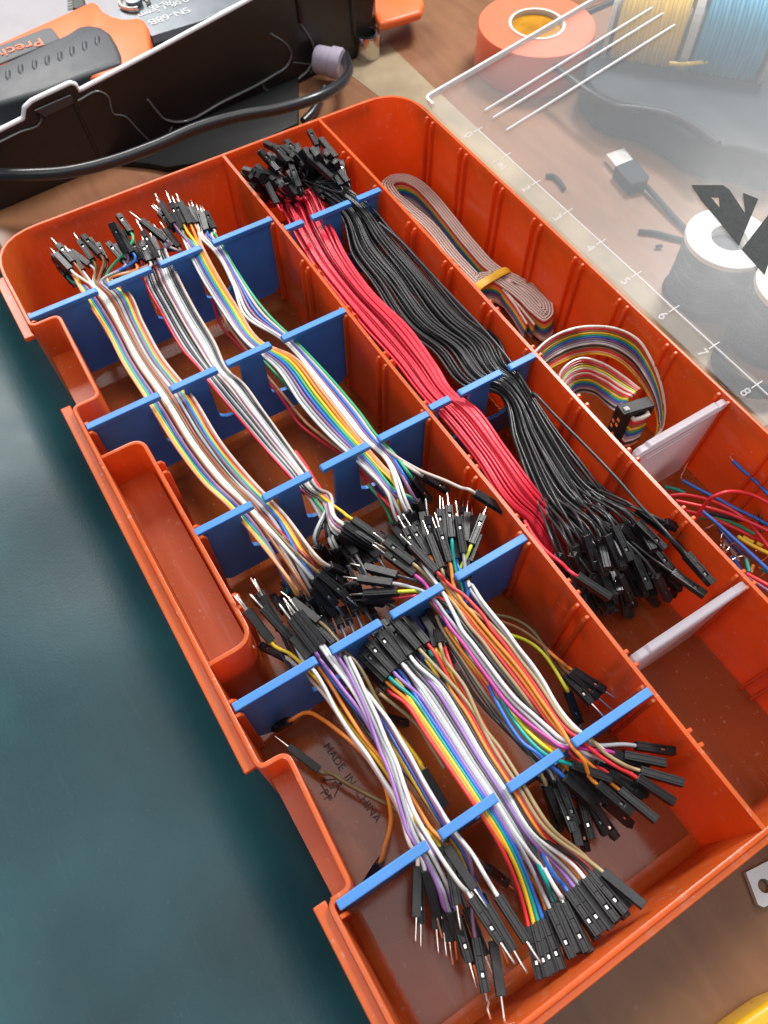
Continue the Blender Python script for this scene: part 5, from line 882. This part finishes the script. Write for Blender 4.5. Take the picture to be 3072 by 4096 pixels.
p = at('F', 793, 118, -1.75); mb = MB(); mb.lathe([(.30, 0), (.31, .04), (.31, .42), (.29, .48), (.20, .48), (.18, .44), (.18, .05)], p, n=32, closed=True); MT['chrome'] = mat('polished_steel', (.62, .60, .57), .14, metal=1.0); mb.thing('steel_ring', MT['chrome'], 'shiny steel ring standing on the table by the tool case corner', 'steel ring', smooth=35)
mb = MB(); mb.ext([tuple(at('c2', x, y, -1.1)[:2]) for x, y in ((700, 0), (900, -120), (1030, -90), (1052, 20), (1035, 70), (880, 115), (780, 140))], -1.3, -1.1); mb.thing('orange_handle', MT['hor'], 'orange handle end poking out behind the black tool case', 'handle', bevel=.08, seg=3, smooth=40)
tp = empty('tape_roll', at('c3', 265, 145, -1.75), 'roll of orange electrical tape on the table, half under the clear lid', 'tape roll')
MT['tape'] = mat('orange_tape', (.70, .15, .07), .42, var=.04); MT['core'] = mat('white_core', (.58, .55, .49), .5); MT['amber'] = mat('amber_film', (.45, .20, .01), .25, var=.3, vscale=60)
p = at('c3', 265, 145, -.9); p0 = (p[0], p[1], -ZT)
mb = MB(); mb.lathe([(.60, 0), (1.22, 0), (1.24, .03), (1.24, .82), (1.22, .85), (.60, .85)], p0, n=64, closed=True); mb.part('tape', MT['tape'], tp, smooth=35)
mb = MB(); mb.lathe([(.54, .0), (.60, .0), (.60, .87), (.54, .87)], p0, n=48, closed=True); mb.part('core', MT['core'], tp, smooth=35)
mb = MB(); mb.lathe([(.001, .74), (.54, .74), (.54, .77), (.001, .77)], p0, n=40); mb.part('label_disc', MT['amber'], tp)
MT['strip'] = mat('beige_strip', (.30, .23, .14), .45, var=.25, vscale=30)
mb = MB(); P = [at(*q, -ZT)[:2] for q in (('c2', 560, 420), ('c2', 800, 230), ('c2', 870, 300), ('c2', 1130, 550))]
P += [at('c6', 560, 320, -ZT)[:2], at('c6', 900, 620, -ZT)[:2], at('c6', 1330, 1000, -ZT)[:2], at('c6', 1800, 1420, -ZT)[:2]]
P += [(P[-1][0], .25), (0, .25), (-2, 1.2)]
mb.ext([tuple(p) for p in P], -ZT-.01, -ZT+.006); mb.thing('table_strip', MT['strip'], 'beige strip inlaid in the brown table along the orange box', 'table strip', kind='structure')
# under the clear lid
MT['darkslate'] = mat('dark_slate_plastic', (.014, .022, .028), .55, bump=.1, spec=.25)
mb = MB(); P = [at('c3', x, y, -1.0)[:2] for x, y in ((700, 190), (590, 290), (555, 450), (640, 560), (760, 620), (900, 640), (1050, 720), (1200, 820), (1380, 880), (1560, 900), (1800, 980), (1900, 500), (1700, 0), (900, -40))]
mb.ext([tuple(p) for p in rounded([tuple(p) for p in P], .35, 4)], -ZT, -1.0); mb.thing('dark_case', MT['darkslate'], 'dark rounded plastic case on the table seen through the clear lid', 'case', bevel=.1, seg=3, smooth=40)
mb = MB(); mb.tube(smooth_path(ln('c3', [-1.0, -1.1, -.9], 900, -90, 730, 5, 560, 80, 420, 135, 310, 215, 280, 290, 340, 370, 480, 480, 620, 580, 740, 640, 900, 660, 1050, 690, 1200, 760, 1360, 870), 8), .07, 10); mb.thing('thin_cable', MT['rubber'], 'dark cable looping past the orange tape under the clear lid', 'cable', smooth=60)
def spool(name, c, axis, prof_f, col, label, rows, rb_, L):
    rt = empty(name, np.asarray(c)-np.array([0, 0, 0]), label, 'wire spool', 'wire spools under the lid'); ax = nrm(axis)
    for s_, e in ((-1, -.09), (1, 0)):
        mb = MB(); mb.lathe([(.29, 0), (prof_f, 0), (prof_f, .09), (.29, .09)], np.asarray(c)+ax*(s_*L/2+e), ax, 48, closed=True); mb.part('flange', MT['core'], rt, bevel=.012)
    mb = MB(); mb.lathe([(.27, -L/2-.004), (.27, L/2+.004), (.30, L/2+.004), (.30, -L/2-.004)], c, ax, 32, closed=True); mb.part('hub', MT['core'], rt)
    n = rows; pts = []; q = Vector(ax).to_track_quat('Z', 'Y')
    for i in range(n*28):
        t = 2*PI*i/28; h = -L/2+.1+(L-.2)*i/(n*28); r_ = rb_+.025*math.sin(i*.37)+.015*random.random()
        pts.append(np.asarray(c)+np.array(q @ Vector((r_*math.cos(t), r_*math.sin(t), h))))
    mb = MB(); mb.tube(pts, (L-.2)/n*.56, 6); mb.part('winding', MT[col], rt, smooth=60)
    mb = MB(); mb.lathe([(rb_-.03, -L/2+.08), (rb_-.03, L/2-.08)], c, ax, 40); mb.part('winding_core', MT[col], rt, smooth=40)
    return rt
MT['paleblue'] = mat('pale_blue_wire', (.07, .34, .50), .4); MT['paleyellow'] = mat('pale_yellow_wire', (.85, .55, .07), .4); MT['greywire'] = mat('slate_wire', (.025, .036, .046), .6, spec=.3); MT['usb'] = mat('usb_shell', (.75, .74, .72), .3, metal=.9)
sc_ = at('c6', 1415, 405, -.62); hgt = 1.13
spool('wire_spool', (sc_[0], sc_[1], -ZT+hgt/2), (0, 0, 1), .70, 'greywire', 'white spool of grey wire standing under the clear lid beside the printed letters', 15, .60, hgt)
sc2 = at('c6', 1850, 690, -.62); spool('wire_spool', (sc2[0], sc2[1], -ZT+.565), (0, 0, 1), .70, 'greywire', 'second white spool at the right edge of the picture under the lid', 12, .60, 1.13)
pa = at('c3', 880, 120, -.3); pb = at('c3', 1330, 190, -.3); axis = nrm(pb-pa)
def lying(c_, L, col, label): spool('wire_spool', c_, axis, .95, col, label, 16, .86, L)
cy = pa+(pb-pa)*.5+np.array([-.75, .15, -.25]); lying(cy, np.linalg.norm(pb-pa)*1.0, 'paleyellow', 'spool of pale yellow wire lying on its side under the lid, top right')
cb = cy+axis*(np.linalg.norm(pb-pa)*1.0+.16); lying(cb, np.linalg.norm(pb-pa)*1.0, 'paleblue', 'spool of pale blue wire lying beside the yellow one under the lid')
mb = MB(); mb.tube(smooth_path(ln('c3', -.75, 1062, 382, 1130, 388, 1250, 378, 1400, 350, 1540, 315, 1720, 270), 6), .045, 8); mb.thing('loose_wire', MT['paleyellow'], 'loose end of the pale yellow wire under the lid', 'wire', smooth=60)
mb = MB(); mb.tube(smooth_path(ln('c3', [-.4, -.5], 1100, 150, 1220, 90, 1380, 48, 1520, 45, 1700, 75), 6), .022, 8); mb.thing('loose_wire', MT['core'], 'thin white wire arching across the spools under the lid', 'wire', smooth=60)
us = empty('usb_cable', at('c3', 800, 980, -ZT), 'black USB cable with a bare metal plug lying under the clear lid', 'usb cable')
def quadslab(pts, z0, z1, nm, m, par, bev=.02): mb = MB(); mb.ext([tuple(at('c3', x, y, z1)[:2]) for x, y in pts], z0, z1); mb.part(nm, m, par, bevel=bev)
quadslab([(682, 928), (790, 892), (848, 962), (745, 1003)], -1.72, -1.58, 'plug_shell', MT['usb'], us, .01)
quadslab([(735, 1000), (855, 952), (945, 1062), (935, 1090), (830, 1112)], -1.74, -1.50, 'plug_body', MT['darkslate'], us, .03)
mb = MB(); mb.tube(smooth_path(ln('c3', [-1.62, -1.7], 890, 1090, 930, 1130, 1010, 1220, 1110, 1330, 1220, 1440), 6), .05, 8); mb.part('cord', MT['darkslate'], us, smooth=60)
mb = MB(); mb.ext([tuple(at('c3', x, y, -1.3)[:2]) for x, y in ((1540, 870), (1640, 815), (1760, 850), (1740, 960), (1645, 945), (1600, 905))], -1.7, -1.3); mb.thing('black_clip', MT['blackp'], 'small black clip at the right edge under the lid', 'clip', bevel=.03)
for xy, c_, lab in (((320, 1062, 355, 1060, 390, 1085, 430, 1140), 'c3', 'curved black scrap of insulation under the lid near the ruler'), ((880, 340, 980, 350, 1060, 372, 1150, 392), 'c6', 'straight black scrap of wire left of the white spool'), ((985, 432, 1000, 428, 1022, 430), 'c6', 'tiny dark scrap beside the white spool')):
    mb = MB(); mb.tube(smooth_path(ln(c_, -1.70, *xy), 5), .045 if 'tiny' not in lab else .03, 7); mb.thing('wire_scrap', MT['darkslate'], lab, 'scrap', smooth=60)
mb = MB(); mb.tube(ln('c3', -1.70, 1185, 985, 1175, 1003, 1215, 1040), .03, 5); mb.thing('wire_scrap', MT['tape'], 'tiny orange scrap of plastic under the lid', 'scrap')
p = at('c6', 1560, 1150, -1.6); mb = MB(); pts = []
for i in range(6*30):
    t = 2*PI*i/30; r_ = .62+.05*math.sin(i*.21); pts.append((p[0]+r_*math.cos(t), p[1]+r_*math.sin(t), -1.68+.045*(i/30)))
mb.tube(pts, .05, 6); mb.thing('cable_coil', MT['darkslate'], 'coil of dark cable on the table under the near part of the lid', 'cable coil', smooth=60)
# bracket and yellow handle at the lower right
cu = bpy.data.curves.new('l', 'CURVE'); cu.dimensions = '2D'; cu.fill_mode = 'BOTH'; cu.extrude = .04
P = [at('d7', x, y, -1.62)[:2] for x, y in ((1530, 888), (1659, 822), (1900, 700), (1990, 930), (1640, 1100), (1605, 1085))]
hc = at('d7', 1643, 970, -1.62)[:2]; Hh = [(hc[0]+.075*math.cos(t), hc[1]+.075*math.sin(t)) for t in np.linspace(0, 2*PI, 25)[:-1]]
for pl in (P, Hh):
    sp_ = cu.splines.new('POLY'); sp_.points.add(len(pl)-1); sp_.use_cyclic_u = True
    for i, (x, y) in enumerate(pl): sp_.points[i].co = (x, y, 0, 1)
ob = bpy.data.objects.new('l', cu); COL.objects.link(ob); dg = bpy.context.evaluated_depsgraph_get(); me = bpy.data.meshes.new_from_object(ob.evaluated_get(dg)); bpy.data.objects.remove(ob)
MT['alu'] = mat('brushed_aluminium', (.66, .65, .64), .38, metal=.6); mb = MB(); mb.add([(v.co.x, v.co.y, v.co.z-1.68) for v in me.vertices], [tuple(q.vertices) for q in me.polygons]); mb.thing('metal_bracket', MT['alu'], 'pale metal bracket with a round hole lying on the table, right edge', 'bracket')
MT['yel'] = mat('yellow_plastic', (.75, .45, .02), .3)
mb = MB(); P = [at('d7', x, y, -1.35)[:2] for x, y in ((1400, 1850), (1470, 1790), (1560, 1725), (1659, 1660), (1900, 1560), (2000, 1900), (1500, 2100))]
mb.ext([tuple(q) for q in rounded([tuple(q) for q in P], .3, 4)], -ZT, -1.3); mb.thing('yellow_handle', MT['yel'], 'yellow plastic corner of an object at the bottom right of the picture', 'yellow object', bevel=.1, seg=3, smooth=40)
